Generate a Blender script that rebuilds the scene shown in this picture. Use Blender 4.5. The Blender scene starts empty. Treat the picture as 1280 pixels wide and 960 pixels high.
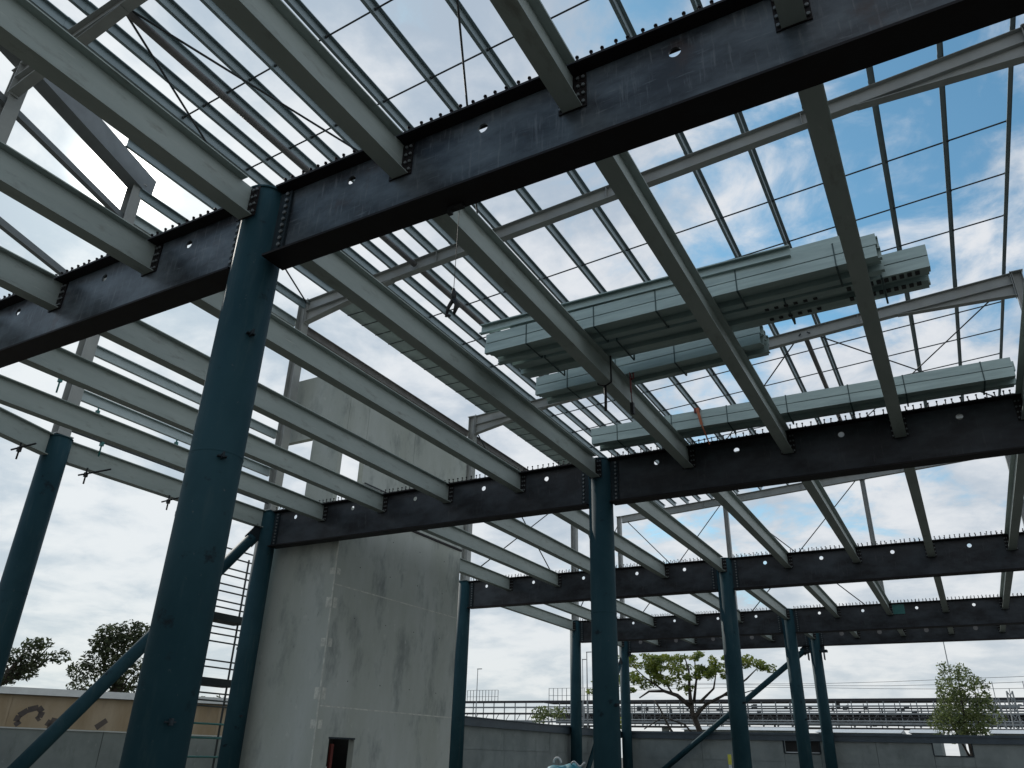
import bpy, math, random
from mathutils import Vector, Matrix
random.seed(7)
R = math.radians
C = bpy.context.scene.collection
scene = bpy.context.scene

# ------------------------------------------------------------------ camera
cam_d = bpy.data.cameras.new('camera')
cam_d.sensor_fit = 'HORIZONTAL'; cam_d.sensor_width = 36.0
cam_d.lens = 36.0 * 956.97 / 1280.0
cam_d.clip_start = 0.05; cam_d.clip_end = 4000
cam = bpy.data.objects.new('camera', cam_d); C.objects.link(cam)
_x = Vector((0.87439566, 0.48451768, 0.02597784))
_d = Vector((-0.19035075, 0.39178315, -0.90015141))
_f = Vector((-0.44631695, 0.78214358, 0.43480179))
cam.matrix_world = Matrix(((_x.x, -_d.x, -_f.x, 0), (_x.y, -_d.y, -_f.y, 0), (_x.z, -_d.z, -_f.z, 1.6), (0, 0, 0, 1)))
scene.camera = cam

# ------------------------------------------------------------------ light
SUN_AZ, SUN_EL = -62.8, 35.2          # measured from +Y towards +X
sdir = Vector((math.sin(R(SUN_AZ)) * math.cos(R(SUN_EL)), math.cos(R(SUN_AZ)) * math.cos(R(SUN_EL)), math.sin(R(SUN_EL))))
sun_d = bpy.data.lights.new('sun', 'SUN'); sun_d.energy = 2.5; sun_d.angle = R(0.6); sun_d.color = (1.0, 0.95, 0.87)
sun = bpy.data.objects.new('sun', sun_d); C.objects.link(sun)
sun.rotation_euler = (-sdir).to_track_quat('-Z', 'Y').to_euler()

world = bpy.data.worlds.new('World'); scene.world = world; world.use_nodes = True
def build_world():
    nt = world.node_tree; N = nt.nodes; L = nt.links; N.clear()
    def n(t, **k):
        a = N.new(t)
        for q, v in k.items(): setattr(a, q, v)
        return a
    def math_(op, a, b=None, c=None, clamp=False):
        m = n('ShaderNodeMath', operation=op, use_clamp=clamp)
        for i, v in enumerate((a, b, c)):
            if v is None: continue
            if isinstance(v, (int, float)): m.inputs[i].default_value = v
            else: L.new(v, m.inputs[i])
        return m.outputs[0]
    def ramp(v, a, b):
        m = n('ShaderNodeMapRange', interpolation_type='SMOOTHSTEP')
        L.new(v, m.inputs[0]); m.inputs[1].default_value = a; m.inputs[2].default_value = b
        return m.outputs[0]
    def mixc(f, a, b):
        m = n('ShaderNodeMix', data_type='RGBA')
        if isinstance(f, (int, float)): m.inputs[0].default_value = f
        else: L.new(f, m.inputs[0])
        for i, v in ((6, a), (7, b)):
            if isinstance(v, tuple): m.inputs[i].default_value = (*v, 1)
            else: L.new(v, m.inputs[i])
        return m.outputs[2]
    tc = n('ShaderNodeTexCoord')
    sky = n('ShaderNodeTexSky', sky_type='NISHITA', sun_disc=False)
    sky.sun_elevation = R(SUN_EL); sky.sun_rotation = R(SUN_AZ)
    sky.air_density = 1.0; sky.dust_density = 1.2; sky.ozone_density = 2.5
    sep = n('ShaderNodeSeparateXYZ'); L.new(tc.outputs['Generated'], sep.inputs[0])
    z = math_('MAXIMUM', sep.outputs[2], 0.0)
    den = math_('ADD', z, 0.22)
    u = math_('DIVIDE', sep.outputs[0], den); v = math_('DIVIDE', sep.outputs[1], den)
    comb = n('ShaderNodeCombineXYZ'); L.new(u, comb.inputs[0]); L.new(v, comb.inputs[1])
    def noise(scale, det, rough, off, dist=0.0):
        mp = n('ShaderNodeMapping'); mp.inputs['Location'].default_value = off
        L.new(comb.outputs[0], mp.inputs[0])
        t = n('ShaderNodeTexNoise'); L.new(mp.outputs[0], t.inputs['Vector'])
        t.inputs['Scale'].default_value = scale; t.inputs['Detail'].default_value = det
        t.inputs['Roughness'].default_value = rough; t.inputs['Distortion'].default_value = dist
        return t.outputs[0]
    n1 = noise(1.7, 6, 0.55, (3.1, 1.7, 0.3), 0.3)
    n2 = noise(6.0, 8, 0.60, (7.3, 2.2, 1.3), 0.3)
    n3 = noise(2.6, 7, 0.6, (1.3, 9.2, 4.3), 0.3)
    # angle to the sun
    vd = n('ShaderNodeVectorMath', operation='DOT_PRODUCT'); L.new(tc.outputs['Generated'], vd.inputs[0]); vd.inputs[1].default_value = sdir
    s = vd.outputs['Value']; sp = math_('MAXIMUM', s, 0.0)
    cover = math_('ADD', math_('MULTIPLY', n1, 0.50), math_('MULTIPLY', n2, 0.70))
    cover = math_('ADD', cover, math_('MAXIMUM', math_('SUBTRACT', math_('MAXIMUM', math_('MULTIPLY', math_('SUBTRACT', s, 0.72), 1.3), math_('SUBTRACT', 0.30, s)), 0.115), -0.115))
    hz = math_('POWER', math_('SUBTRACT', 1.0, z, clamp=True), 3.6)
    cover = math_('ADD', cover, math_('MULTIPLY', hz, 0.40))
    mask = ramp(cover, 0.40, 0.62)
    mask = math_('MULTIPLY', mask, 0.96)
    cl = mixc(ramp(math_('ADD', math_('MULTIPLY', n3, 0.6), math_('MULTIPLY', n2, 0.4)), 0.38, 0.60), (0.43, 0.51, 0.61), (0.79, 0.81, 0.845))
    cl = mixc(math_('MULTIPLY', hz, 0.55), cl, (0.79, 0.80, 0.785))
    g = math_('ADD', math_('MULTIPLY', math_('POWER', sp, 2500.0), 12.0), math_('ADD', math_('MULTIPLY', math_('POWER', sp, 200.0), 0.16), math_('MULTIPLY', math_('POWER', sp, 20.0), 0.04)))
    glow = n('ShaderNodeMix', data_type='RGBA', blend_type='ADD'); glow.inputs[0].default_value = 1.0
    gc = n('ShaderNodeCombineColor'); L.new(g, gc.inputs[0]); L.new(math_('MULTIPLY', g, 0.97), gc.inputs[1]); L.new(math_('MULTIPLY', g, 0.90), gc.inputs[2])
    L.new(cl, glow.inputs[6]); L.new(gc.outputs[0], glow.inputs[7])
    tint = n('ShaderNodeMix', data_type='RGBA', blend_type='MULTIPLY'); tint.inputs[0].default_value = 1.0
    L.new(sky.outputs[0], tint.inputs[6]); tint.inputs[7].default_value = (0.74, 1.12, 1.06, 1)
    b1 = n('ShaderNodeBackground'); L.new(tint.outputs[2], b1.inputs[0]); b1.inputs[1].default_value = 0.15
    b2 = n('ShaderNodeBackground'); L.new(glow.outputs[2], b2.inputs[0]); b2.inputs[1].default_value = 1.0
    mx = n('ShaderNodeMixShader'); L.new(mask, mx.inputs[0]); L.new(b1.outputs[0], mx.inputs[1]); L.new(b2.outputs[0], mx.inputs[2])
    out = n('ShaderNodeOutputWorld'); L.new(mx.outputs[0], out.inputs[0])
build_world()
vs = scene.view_settings
vs.view_transform = 'Standard'; vs.look = 'None'; vs.exposure = 0.0; vs.gamma = 1.0

# ------------------------------------------------------------------ materials
def material(name, col, rough=0.6, metal=0.0, var=0.25, scale=3.0, streak=(1, 1, 1), bump=0.0, bscale=40.0, col2=None, lo=0.35, hi=0.65, spec=0.5, dirt=None):
    m = bpy.data.materials.new(name); m.use_nodes = True
    nt = m.node_tree; N = nt.nodes; L = nt.links
    b = N['Principled BSDF']
    b.inputs['Roughness'].default_value = rough; b.inputs['Metallic'].default_value = metal
    b.inputs['Specular IOR Level'].default_value = spec
    tc = N.new('ShaderNodeTexCoord'); geo = N.new('ShaderNodeNewGeometry')
    mp = N.new('ShaderNodeMapping'); mp.inputs['Scale'].default_value = streak
    L.new(geo.outputs['Position'], mp.inputs[0])
    t = N.new('ShaderNodeTexNoise'); t.inputs['Scale'].default_value = scale; t.inputs['Detail'].default_value = 7; t.inputs['Roughness'].default_value = 0.62
    L.new(mp.outputs[0], t.inputs['Vector'])
    r = N.new('ShaderNodeMapRange'); r.inputs[1].default_value = lo; r.inputs[2].default_value = hi; L.new(t.outputs[0], r.inputs[0])
    mx = N.new('ShaderNodeMix'); mx.data_type = 'RGBA'
    c2 = col2 or tuple(c * (1 - var) for c in col)
    mx.inputs[6].default_value = (*c2, 1); mx.inputs[7].default_value = (*col, 1)
    L.new(r.outputs[0], mx.inputs[0])
    last = mx.outputs[2]
    for dirt in (dirt if isinstance(dirt, list) else [dirt] if dirt else []):   # (colour, scale, threshold lo, hi, streak)
        mp2 = N.new('ShaderNodeMapping'); mp2.inputs['Scale'].default_value = dirt[4]; mp2.inputs['Location'].default_value = (3.3 + dirt[1], 8.1, 5.2 + dirt[2])
        L.new(geo.outputs['Position'], mp2.inputs[0])
        t2 = N.new('ShaderNodeTexNoise'); t2.inputs['Scale'].default_value = dirt[1]; t2.inputs['Detail'].default_value = 8; t2.inputs['Roughness'].default_value = 0.65
        L.new(mp2.outputs[0], t2.inputs['Vector'])
        r2 = N.new('ShaderNodeMapRange'); r2.inputs[1].default_value = dirt[2]; r2.inputs[2].default_value = dirt[3]; L.new(t2.outputs[0], r2.inputs[0])
        m2 = N.new('ShaderNodeMix'); m2.data_type = 'RGBA'; L.new(r2.outputs[0], m2.inputs[0]); L.new(last, m2.inputs[6]); m2.inputs[7].default_value = (*dirt[0], 1)
        last = m2.outputs[2]
    L.new(last, b.inputs['Base Color'])
    if bump:
        t3 = N.new('ShaderNodeTexNoise'); t3.inputs['Scale'].default_value = bscale; t3.inputs['Detail'].default_value = 5; L.new(geo.outputs['Position'], t3.inputs['Vector'])
        bp = N.new('ShaderNodeBump'); bp.inputs['Strength'].default_value = bump; bp.inputs['Distance'].default_value = 0.01; L.new(t3.outputs[0], bp.inputs['Height']); L.new(bp.outputs[0], b.inputs['Normal'])
    return m

M = {}
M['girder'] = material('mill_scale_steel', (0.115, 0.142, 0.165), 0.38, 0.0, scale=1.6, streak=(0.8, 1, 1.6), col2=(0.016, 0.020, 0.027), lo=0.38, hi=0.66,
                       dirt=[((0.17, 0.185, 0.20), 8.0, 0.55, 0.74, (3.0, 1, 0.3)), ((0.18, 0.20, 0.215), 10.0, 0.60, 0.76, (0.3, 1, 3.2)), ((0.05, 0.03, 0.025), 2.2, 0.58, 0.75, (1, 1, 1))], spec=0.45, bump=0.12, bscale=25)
M['girder_shaded'] = material('shaded_girder_steel', (0.045, 0.054, 0.064), 0.5, 0.0, scale=1.6, streak=(0.8, 1, 1.6), col2=(0.010, 0.011, 0.014), lo=0.38, hi=0.66,  # same steel as the nearest girder; shade deeper in is put into the colour
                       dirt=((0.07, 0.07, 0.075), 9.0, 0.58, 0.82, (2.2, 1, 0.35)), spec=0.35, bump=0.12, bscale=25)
M['girder_flange'] = material('dark_flange_steel', (0.012, 0.011, 0.013), 0.6, 0.0, scale=3, col2=(0.010, 0.006, 0.006), spec=0.25)
M['column'] = material('teal_column_paint', (0.023, 0.064, 0.080), 0.62, 0.0, scale=1.4, streak=(1, 1, 0.6), col2=(0.014, 0.046, 0.059), spec=0.12,
                       dirt=[((0.05, 0.085, 0.092), 4.0, 0.55, 0.82, (1.6, 1.6, 0.22)), ((0.11, 0.13, 0.13), 22.0, 0.66, 0.74, (1, 1, 0.8)), ((0.012, 0.022, 0.028), 3.0, 0.62, 0.70, (1, 1, 1.2))], bump=0.06, bscale=8)
M['plate'] = material('dark_plate_steel', (0.022, 0.034, 0.042), 0.6, scale=8, spec=0.25)
M['bolt'] = material('bolt_steel', (0.17, 0.185, 0.19), 0.45, 0.2, scale=20)
M['beam'] = material('grey_primer_paint', (0.36, 0.412, 0.39), 0.55, 0.0, scale=2.0, col2=(0.30, 0.35, 0.33), streak=(1, 0.4, 2), spec=0.4,
                     dirt=[((0.21, 0.225, 0.20), 6.0, 0.56, 0.76, (1.2, 0.45, 1.6)), ((0.17, 0.125, 0.085), 16.0, 0.68, 0.80, (1.6, 0.8, 0.9)), ((0.46, 0.49, 0.46), 9.0, 0.64, 0.74, (0.5, 0.2, 3.0))], bump=0.05, bscale=12)
M['rafter'] = material('rafter_grey_paint', (0.36, 0.37, 0.355), 0.5, 0.0, scale=2, col2=(0.30, 0.31, 0.30), spec=0.4)
M['galv'] = material('galvanised_steel', (0.46, 0.53, 0.54), 0.42, 0.25, scale=3, col2=(0.36, 0.43, 0.44), spec=0.5, lo=0.2, hi=0.8)
M['galv_dark'] = material('galvanised_purlin', (0.27, 0.34, 0.36), 0.42, 0.25, scale=2, col2=(0.22, 0.28, 0.30), spec=0.5)
M['rod'] = material('dark_rod_steel', (0.055, 0.065, 0.07), 0.65, 0.05, scale=6)
M['fascia'] = material('dark_fascia_paint', (0.20, 0.22, 0.23), 0.6, scale=2, var=0.2)
M['tube'] = material('brown_primer_tube', (0.21, 0.20, 0.20), 0.5, 0.0, scale=4, col2=(0.16, 0.15, 0.15))
M['bundle'] = material('bundled_galvanised_section', (0.38, 0.475, 0.455), 0.40, 0.25, scale=5, col2=(0.28, 0.36, 0.35), streak=(0.3, 1, 3), spec=0.5)
M['strap'] = material('packing_strap', (0.045, 0.085, 0.085), 0.5, scale=10)
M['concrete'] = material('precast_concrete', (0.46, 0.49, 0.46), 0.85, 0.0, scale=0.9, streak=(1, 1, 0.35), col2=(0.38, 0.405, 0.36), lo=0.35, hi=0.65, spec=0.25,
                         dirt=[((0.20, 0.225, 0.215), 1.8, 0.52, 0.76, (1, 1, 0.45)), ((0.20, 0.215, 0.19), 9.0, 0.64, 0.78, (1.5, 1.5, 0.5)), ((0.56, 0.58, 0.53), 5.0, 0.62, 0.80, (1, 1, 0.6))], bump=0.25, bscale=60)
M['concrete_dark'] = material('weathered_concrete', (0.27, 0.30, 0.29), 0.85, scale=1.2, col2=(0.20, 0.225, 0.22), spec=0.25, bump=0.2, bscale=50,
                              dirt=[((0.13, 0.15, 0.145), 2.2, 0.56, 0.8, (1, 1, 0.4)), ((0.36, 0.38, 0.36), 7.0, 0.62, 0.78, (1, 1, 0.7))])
M['grout'] = material('pale_grout', (0.66, 0.67, 0.60), 0.9, scale=10, col2=(0.42, 0.43, 0.39))
M['coping'] = material('blue_grey_coping', (0.07, 0.095, 0.115), 0.45, scale=2, spec=0.4)
M['tan'] = material('tan_render', (0.33, 0.27, 0.185), 0.85, scale=0.8, streak=(1, 1, 0.3), col2=(0.24, 0.18, 0.105), dirt=((0.17, 0.13, 0.09), 1.5, 0.58, 0.8, (1, 1, 0.3)))
M['white'] = material('white_paint', (0.62, 0.64, 0.62), 0.6, scale=3, var=0.12)
M['black'] = material('black_rubber', (0.012, 0.012, 0.014), 0.6, scale=10)
M['spray'] = material('spray_paint', (0.035, 0.03, 0.032), 0.7, scale=1.2, col2=(0.09, 0.07, 0.055))
M['orange'] = material('orange_webbing', (0.42, 0.13, 0.06), 0.7, scale=12)
M['red'] = material('dark_red_webbing', (0.16, 0.03, 0.025), 0.7, scale=12)
M['green'] = material('green_clip', (0.02, 0.16, 0.15), 0.5, scale=12)
M['teal'] = material('teal_tarpaulin', (0.02, 0.22, 0.28), 0.6, scale=5)
M['hivis'] = material('hi_vis_yellow', (0.65, 0.62, 0.08), 0.7, scale=8)
M['ground'] = material('compacted_ground', (0.105, 0.10, 0.082), 0.95, scale=0.35, col2=(0.07, 0.066, 0.055), bump=0.4, bscale=6)
M['bark'] = material('tree_bark', (0.055, 0.045, 0.035), 0.9, scale=8, col2=(0.03, 0.025, 0.02))
M['leaf_light'] = material('leaves_light', (0.25, 0.29, 0.045), 0.55, scale=1.5, col2=(0.08, 0.13, 0.022), lo=0.38, hi=0.62)
M['leaf_mid'] = material('leaves_mid', (0.22, 0.265, 0.095), 0.55, scale=1.8, col2=(0.07, 0.10, 0.035), lo=0.38, hi=0.62)
M['leaf_dark'] = material('leaves_dark', (0.075, 0.095, 0.040), 0.6, scale=1.2, col2=(0.026, 0.038, 0.018), lo=0.38, hi=0.62)
M['steel_far'] = material('viaduct_steel', (0.27, 0.29, 0.295), 0.6, scale=2, col2=(0.17, 0.185, 0.19))
M['steel_far_dark'] = material('viaduct_dark_steel', (0.035, 0.035, 0.04), 0.6, scale=2)
M['glass'] = material('dark_glass', (0.03, 0.035, 0.04), 0.12, scale=2, spec=0.6)
M['shed'] = material('pale_shed_roof', (0.50, 0.53, 0.54), 0.5, scale=1, var=0.2)
M['sheet'] = material('translucent_gutter_sheet', (0.42, 0.48, 0.46), 0.5, scale=3, var=0.2)
for k in ('leaf_light', 'leaf_mid', 'leaf_dark', 'sheet'):
    b = M[k].node_tree.nodes['Principled BSDF']
    N_ = M[k].node_tree.nodes; L_ = M[k].node_tree.links
    tr = N_.new('ShaderNodeBsdfTranslucent'); src = b.inputs['Base Color'].links[0].from_socket
    L_.new(src, tr.inputs[0]); ms = N_.new('ShaderNodeMixShader'); ms.inputs[0].default_value = 0.4
    L_.new(b.outputs[0], ms.inputs[1]); L_.new(tr.outputs[0], ms.inputs[2]); L_.new(ms.outputs[0], N_['Material Output'].inputs[0])

# ------------------------------------------------------------------ mesh builders
class MB:
    def __init__(s): s.v = []; s.f = []; s.sm = []
    def box(s, c, d, rot=None):
        o = len(s.v)
        for i in range(8):
            p = Vector(((i & 1) - .5, ((i >> 1) & 1) - .5, (i >> 2) - .5)); p = Vector((p.x * d[0], p.y * d[1], p.z * d[2]))
            if rot is not None: p = rot @ p
            s.v.append((p.x + c[0], p.y + c[1], p.z + c[2]))
        for q in ((0, 2, 3, 1), (4, 5, 7, 6), (0, 1, 5, 4), (2, 6, 7, 3), (0, 4, 6, 2), (1, 3, 7, 5)):
            s.f.append(tuple(o + k for k in q)); s.sm.append(False)
        return s
    def mm(s, a, b): return s.box([(a[i] + b[i]) / 2 for i in range(3)], [b[i] - a[i] for i in range(3)])
    def bar(s, a, b, w, h=None):                # square bar between two points
        a = Vector(a); b = Vector(b); d = b - a; q = d.to_track_quat('X', 'Z').to_matrix()
        return s.box((a + b) / 2, (d.length, w, h or w), q)
    def tube(s, pts, rad, n=8, caps=True):
        pts = [Vector(p) for p in pts]; m = len(pts)
        if isinstance(rad, (int, float)): rad = [rad] * m
        o = len(s.v); up = None
        for i, p in enumerate(pts):
            t = (pts[min(i + 1, m - 1)] - pts[max(i - 1, 0)]).normalized()
            if up is None:
                up = Vector((0, 0, 1)) if abs(t.z) < 0.9 else Vector((1, 0, 0))
            x = t.cross(up).normalized(); y = x.cross(t).normalized(); up = y
            for k in range(n):
                a = 2 * math.pi * k / n
                q = p + (x * math.cos(a) + y * math.sin(a)) * rad[i]; s.v.append(tuple(q))
        for i in range(m - 1):
            for k in range(n):
                s.f.append((o + i * n + k, o + i * n + (k + 1) % n, o + (i + 1) * n + (k + 1) % n, o + (i + 1) * n + k)); s.sm.append(True)
        if caps:
            s.f.append(tuple(o + k for k in range(n))); s.sm.append(False)
            s.f.append(tuple(o + (m - 1) * n + k for k in reversed(range(n)))); s.sm.append(False)
        return s
    def extrude(s, prof, length, axis='X', z0=0.0):   # profile in the two other axes, centred on the axis
        n = len(prof); o = len(s.v)
        for e in (-length / 2, length / 2):
            for (a, b) in prof:
                s.v.append({'X': (e, a, b), 'Y': (a, e, b), 'Z': (a, b, e)}[axis])
        for k in range(n):
            s.f.append((o + k, o + (k + 1) % n, o + n + (k + 1) % n, o + n + k)); s.sm.append(False)
        s.f.append(tuple(o + k for k in range(n))); s.f.append(tuple(o + n + k for k in range(n))); s.sm += [False, False]
        return s
    def quad(s, a, b, c, d): 
        o = len(s.v); s.v += [tuple(a), tuple(b), tuple(c), tuple(d)]; s.f.append((o, o + 1, o + 2, o + 3)); s.sm.append(False); return s
    def mesh(s, name, mat):
        me = bpy.data.meshes.new(name); me.from_pydata(s.v, [], s.f); me.materials.append(M[mat] if isinstance(mat, str) else mat)
        me.polygons.foreach_set('use_smooth', s.sm)
        me.validate(); me.update()
        import bmesh
        bm = bmesh.new(); bm.from_mesh(me); bmesh.ops.recalc_face_normals(bm, faces=bm.faces); bm.to_mesh(me); bm.free()
        return me
CACHE = {}
def cached(key, fn):
    if key not in CACHE: CACHE[key] = fn()
    return CACHE[key]
def boxmesh(name, d, mat):
    return cached(('box', name, tuple(round(x, 4) for x in d), mat), lambda: MB().box((0, 0, 0), d).mesh(name, mat))
def obj(name, me, parent=None, loc=(0, 0, 0), rot=(0, 0, 0), kind=None):
    o = bpy.data.objects.new(name, me); C.objects.link(o); o.location = loc; o.rotation_euler = rot
    if parent is not None: o.parent = parent
    if kind: o['kind'] = kind
    return o
def tag(o, label, cat, group=None):
    o['label'] = label; o['category'] = cat
    if group: o['group'] = group
    return o
def thing(name, label, cat, loc=(0, 0, 0), rotz=0.0, group=None):
    o = bpy.data.objects.new(name, None); C.objects.link(o); o.location = loc; o.rotation_euler = (0, 0, rotz); o.empty_display_size = 0.2
    return tag(o, label, cat, group)
def bolt_mesh():                                 # hexagon head + washer, axis +Y
    def f():
        b = MB(); b.tube([(0, 0, 0), (0, 0.022, 0)], 0.021, 6); b.tube([(0, 0, 0), (0, 0.005, 0)], 0.028, 10)
        return b.mesh('bolt', 'bolt')
    return cached('bolt', f)
def bolt_set(name, pts, axis, r=0.021, h=0.024):  # many small bolts as one mesh
    b = MB()
    for p in pts:
        p = Vector(p); b.tube([p, p + Vector(axis) * h], r, 6)
    return b.mesh(name, 'bolt')
def plate_with_holes(L, H, t, holes, mat, name):
    """web plate in XZ, centred, with round holes (x, z, r)"""
    b = MB(); y = t / 2; n = 20
    xs = sorted(holes); cur = -L / 2
    def rect(x0, x1, z0, z1):
        for yy in (-y, y): b.quad((x0, yy, z0), (x1, yy, z0), (x1, yy, z1), (x0, yy, z1))
    for (hx, hz, r) in xs:
        a = r * 1.6
        rect(cur, hx - a, -H / 2, H / 2); rect(hx - a, hx + a, -H / 2, hz - a); rect(hx - a, hx + a, hz + a, H / 2)
        ci = []; sq = []
        for k in range(n):
            t_ = 2 * math.pi * (k + .5) / n; c, s = math.cos(t_), math.sin(t_); m_ = max(abs(c), abs(s))
            ci.append((hx + r * c, hz + r * s)); sq.append((hx + a * c / m_, hz + a * s / m_))
        for k in range(n):
            j = (k + 1) % n
            for yy in (-y, y):
                b.quad((ci[k][0], yy, ci[k][1]), (ci[j][0], yy, ci[j][1]), (sq[j][0], yy, sq[j][1]), (sq[k][0], yy, sq[k][1]))
                if abs(sq[k][0] - sq[j][0]) > 1e-5 and abs(sq[k][1] - sq[j][1]) > 1e-5:     # square corner
                    cx = sq[k][0] if abs(abs(sq[k][0] - hx) - a) < 1e-5 else sq[j][0]; cz = sq[k][1] if abs(abs(sq[k][1] - hz) - a) < 1e-5 else sq[j][1]
                    o = len(b.v); b.v += [(sq[k][0], yy, sq[k][1]), (sq[j][0], yy, sq[j][1]), (cx, yy, cz)]; b.f.append((o, o + 1, o + 2)); b.sm.append(False)
            b.quad((ci[k][0], -y, ci[k][1]), (ci[j][0], -y, ci[j][1]), (ci[j][0], y, ci[j][1]), (ci[k][0], y, ci[k][1]))
        cur = hx + a
    rect(cur, L / 2, -H / 2, H / 2)
    for z in (-H / 2, H / 2): b.quad((-L / 2, -y, z), (L / 2, -y, z), (L / 2, y, z), (-L / 2, y, z))
    for x in (-L / 2, L / 2): b.quad((x, -y, -H / 2), (x, y, -H / 2), (x, y, H / 2), (x, -y, H / 2))
    return b.mesh(name, mat)

ORD = ['zeroth', 'first', 'second', 'third', 'fourth', 'fifth', 'sixth', 'seventh', 'eighth', 'ninth', 'tenth', 'eleventh', 'twelfth', 'thirteenth', 'fourteenth', 'fifteenth', 'sixteenth', 'seventeenth']

# ------------------------------------------------------------------ setting: ground
def ground():
    b = MB(); b.quad((-900, -600, 0), (900, -600, 0), (900, 1500, 0), (-900, 1500, 0))
    o = obj('ground', b.mesh('ground', 'ground')); o['kind'] = 'structure'
    s = MB(); s.quad((-14.0, -6, 0.004), (12, -6, 0.004), (12, 37, 0.004), (-14.0, 37, 0.004))
    o = obj('site_slab', s.mesh('site_slab', 'ground')); o['kind'] = 'structure'
ground()

# ------------------------------------------------------------------ main frame
GY = [4.40, 13.41, 22.60, 31.70, 37.40]         # girder lines
CX = [-14.55, -5.58, 3.395]                       # column lines
SP = 8.975 / 5
GB, GT = 6.00, 6.895                             # girder bottom and top
FW = 0.29
COL_D = 0.47

def beam_x(i): return CX[1] + SP * i              # i = -5 .. 5

GNAME = ['nearest girder line', 'second girder line', 'third girder line', 'fourth girder line', 'farthest girder line']
def column(x, y, label, top=GT, lugs=()):
    t = thing('steel_column', label, 'column', (x, y, 0), 0, 'teal round steel columns of the frame')
    h = top - 0.02
    def f():
        b = MB(); b.tube([(0, 0, 0.03), (0, 0, h)], COL_D / 2, 40, True); return b.mesh('shaft', 'column')
    obj('shaft', cached(('shaft', h), f), t)
    obj('weld_seam', cached('weld', lambda: MB().tube([(0, 0, -0.012), (0, 0, 0), (0, 0, 0.012)], [COL_D / 2, COL_D / 2 + 0.005, COL_D / 2], 40, False).mesh('weld_seam', 'column')), t, (0, 0, 3.95))
    obj('base_plate', boxmesh('base_plate', (0.7, 0.7, 0.03), 'column'), t, (0, 0, 0.015))
    obj('cap_plate', cached(('capp',), lambda: MB().tube([(0, 0, -0.012), (0, 0, 0.012)], COL_D / 2 + 0.012, 32).mesh('cap_plate', 'column')), t, (0, 0, h + 0.012))
    for (a, z) in lugs:
        def g():
            b = MB(); b.box((COL_D / 2 + 0.035, 0, 0), (0.10, 0.018, 0.05)); b.box((COL_D / 2 + 0.012, 0, 0), (0.05, 0.08, 0.012)); return b.mesh('lug', 'plate')
        obj('lug', cached('lug', g), t, (0, 0, z), (0, 0, R(a)))
    # bolted fin plates either side, along the girder
    for sx in (-1, 1):
        if (x < -14 and sx < 0) or (x > 3 and sx > 0) or (x < -14 and y < 9): continue
        fp = obj('fin_plate', boxmesh('fin_plate', (0.16, 0.025, 0.80), 'plate'), t, (sx * (COL_D / 2 + 0.07), -0.030, top - 0.45))
        pts = [(sx * 0.035, -0.0125, -0.36 + 0.08 * k) for k in range(10)]
        obj('bolt_row', cached(('cb', sx), lambda: bolt_set('bolt_row', pts, (0, -1, 0))), fp, kind='stuff')
    return t

column(CX[1], GY[0], 'largest nearest teal column in the left half, holding the nearest black girder', lugs=((-20, 5.14), (-28, 3.89), (190, 3.45), (-25, 1.75)))
column(CX[1], GY[1], 'teal column standing in the picture centre under the second black girder', lugs=((-25, 2.4),))
column(CX[1], GY[2], 'teal column right of the leafy tree, under the third black girder', lugs=((-30, 3.0),))
column(CX[1], GY[3], 'teal column under the fourth black girder, left of the farthest slanting column pair', lugs=((-30, 3.0),))
column(CX[1], GY[4], 'rear teal column with bracket head under the farthest black girder')
column(CX[0], 7.80, 'teal column at the far left edge carrying the pale edge beam', lugs=((150, 5.6), (150, 4.3)))
column(CX[0], GY[1], 'dark teal column against the left side of the concrete core', lugs=((-20, 2.2),))
column(CX[0], GY[2], 'narrow dark teal column at the right end of the concrete core wall')
column(CX[0], GY[3], 'teal corner column where the side wall meets the back wall')
column(CX[0], GY[4], 'rear teal corner column seen just right of the central column')
for j in (1, 2, 3, 4):
    column(CX[2], GY[j], 'teal column of the right row on the %s' % GNAME[j])

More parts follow.
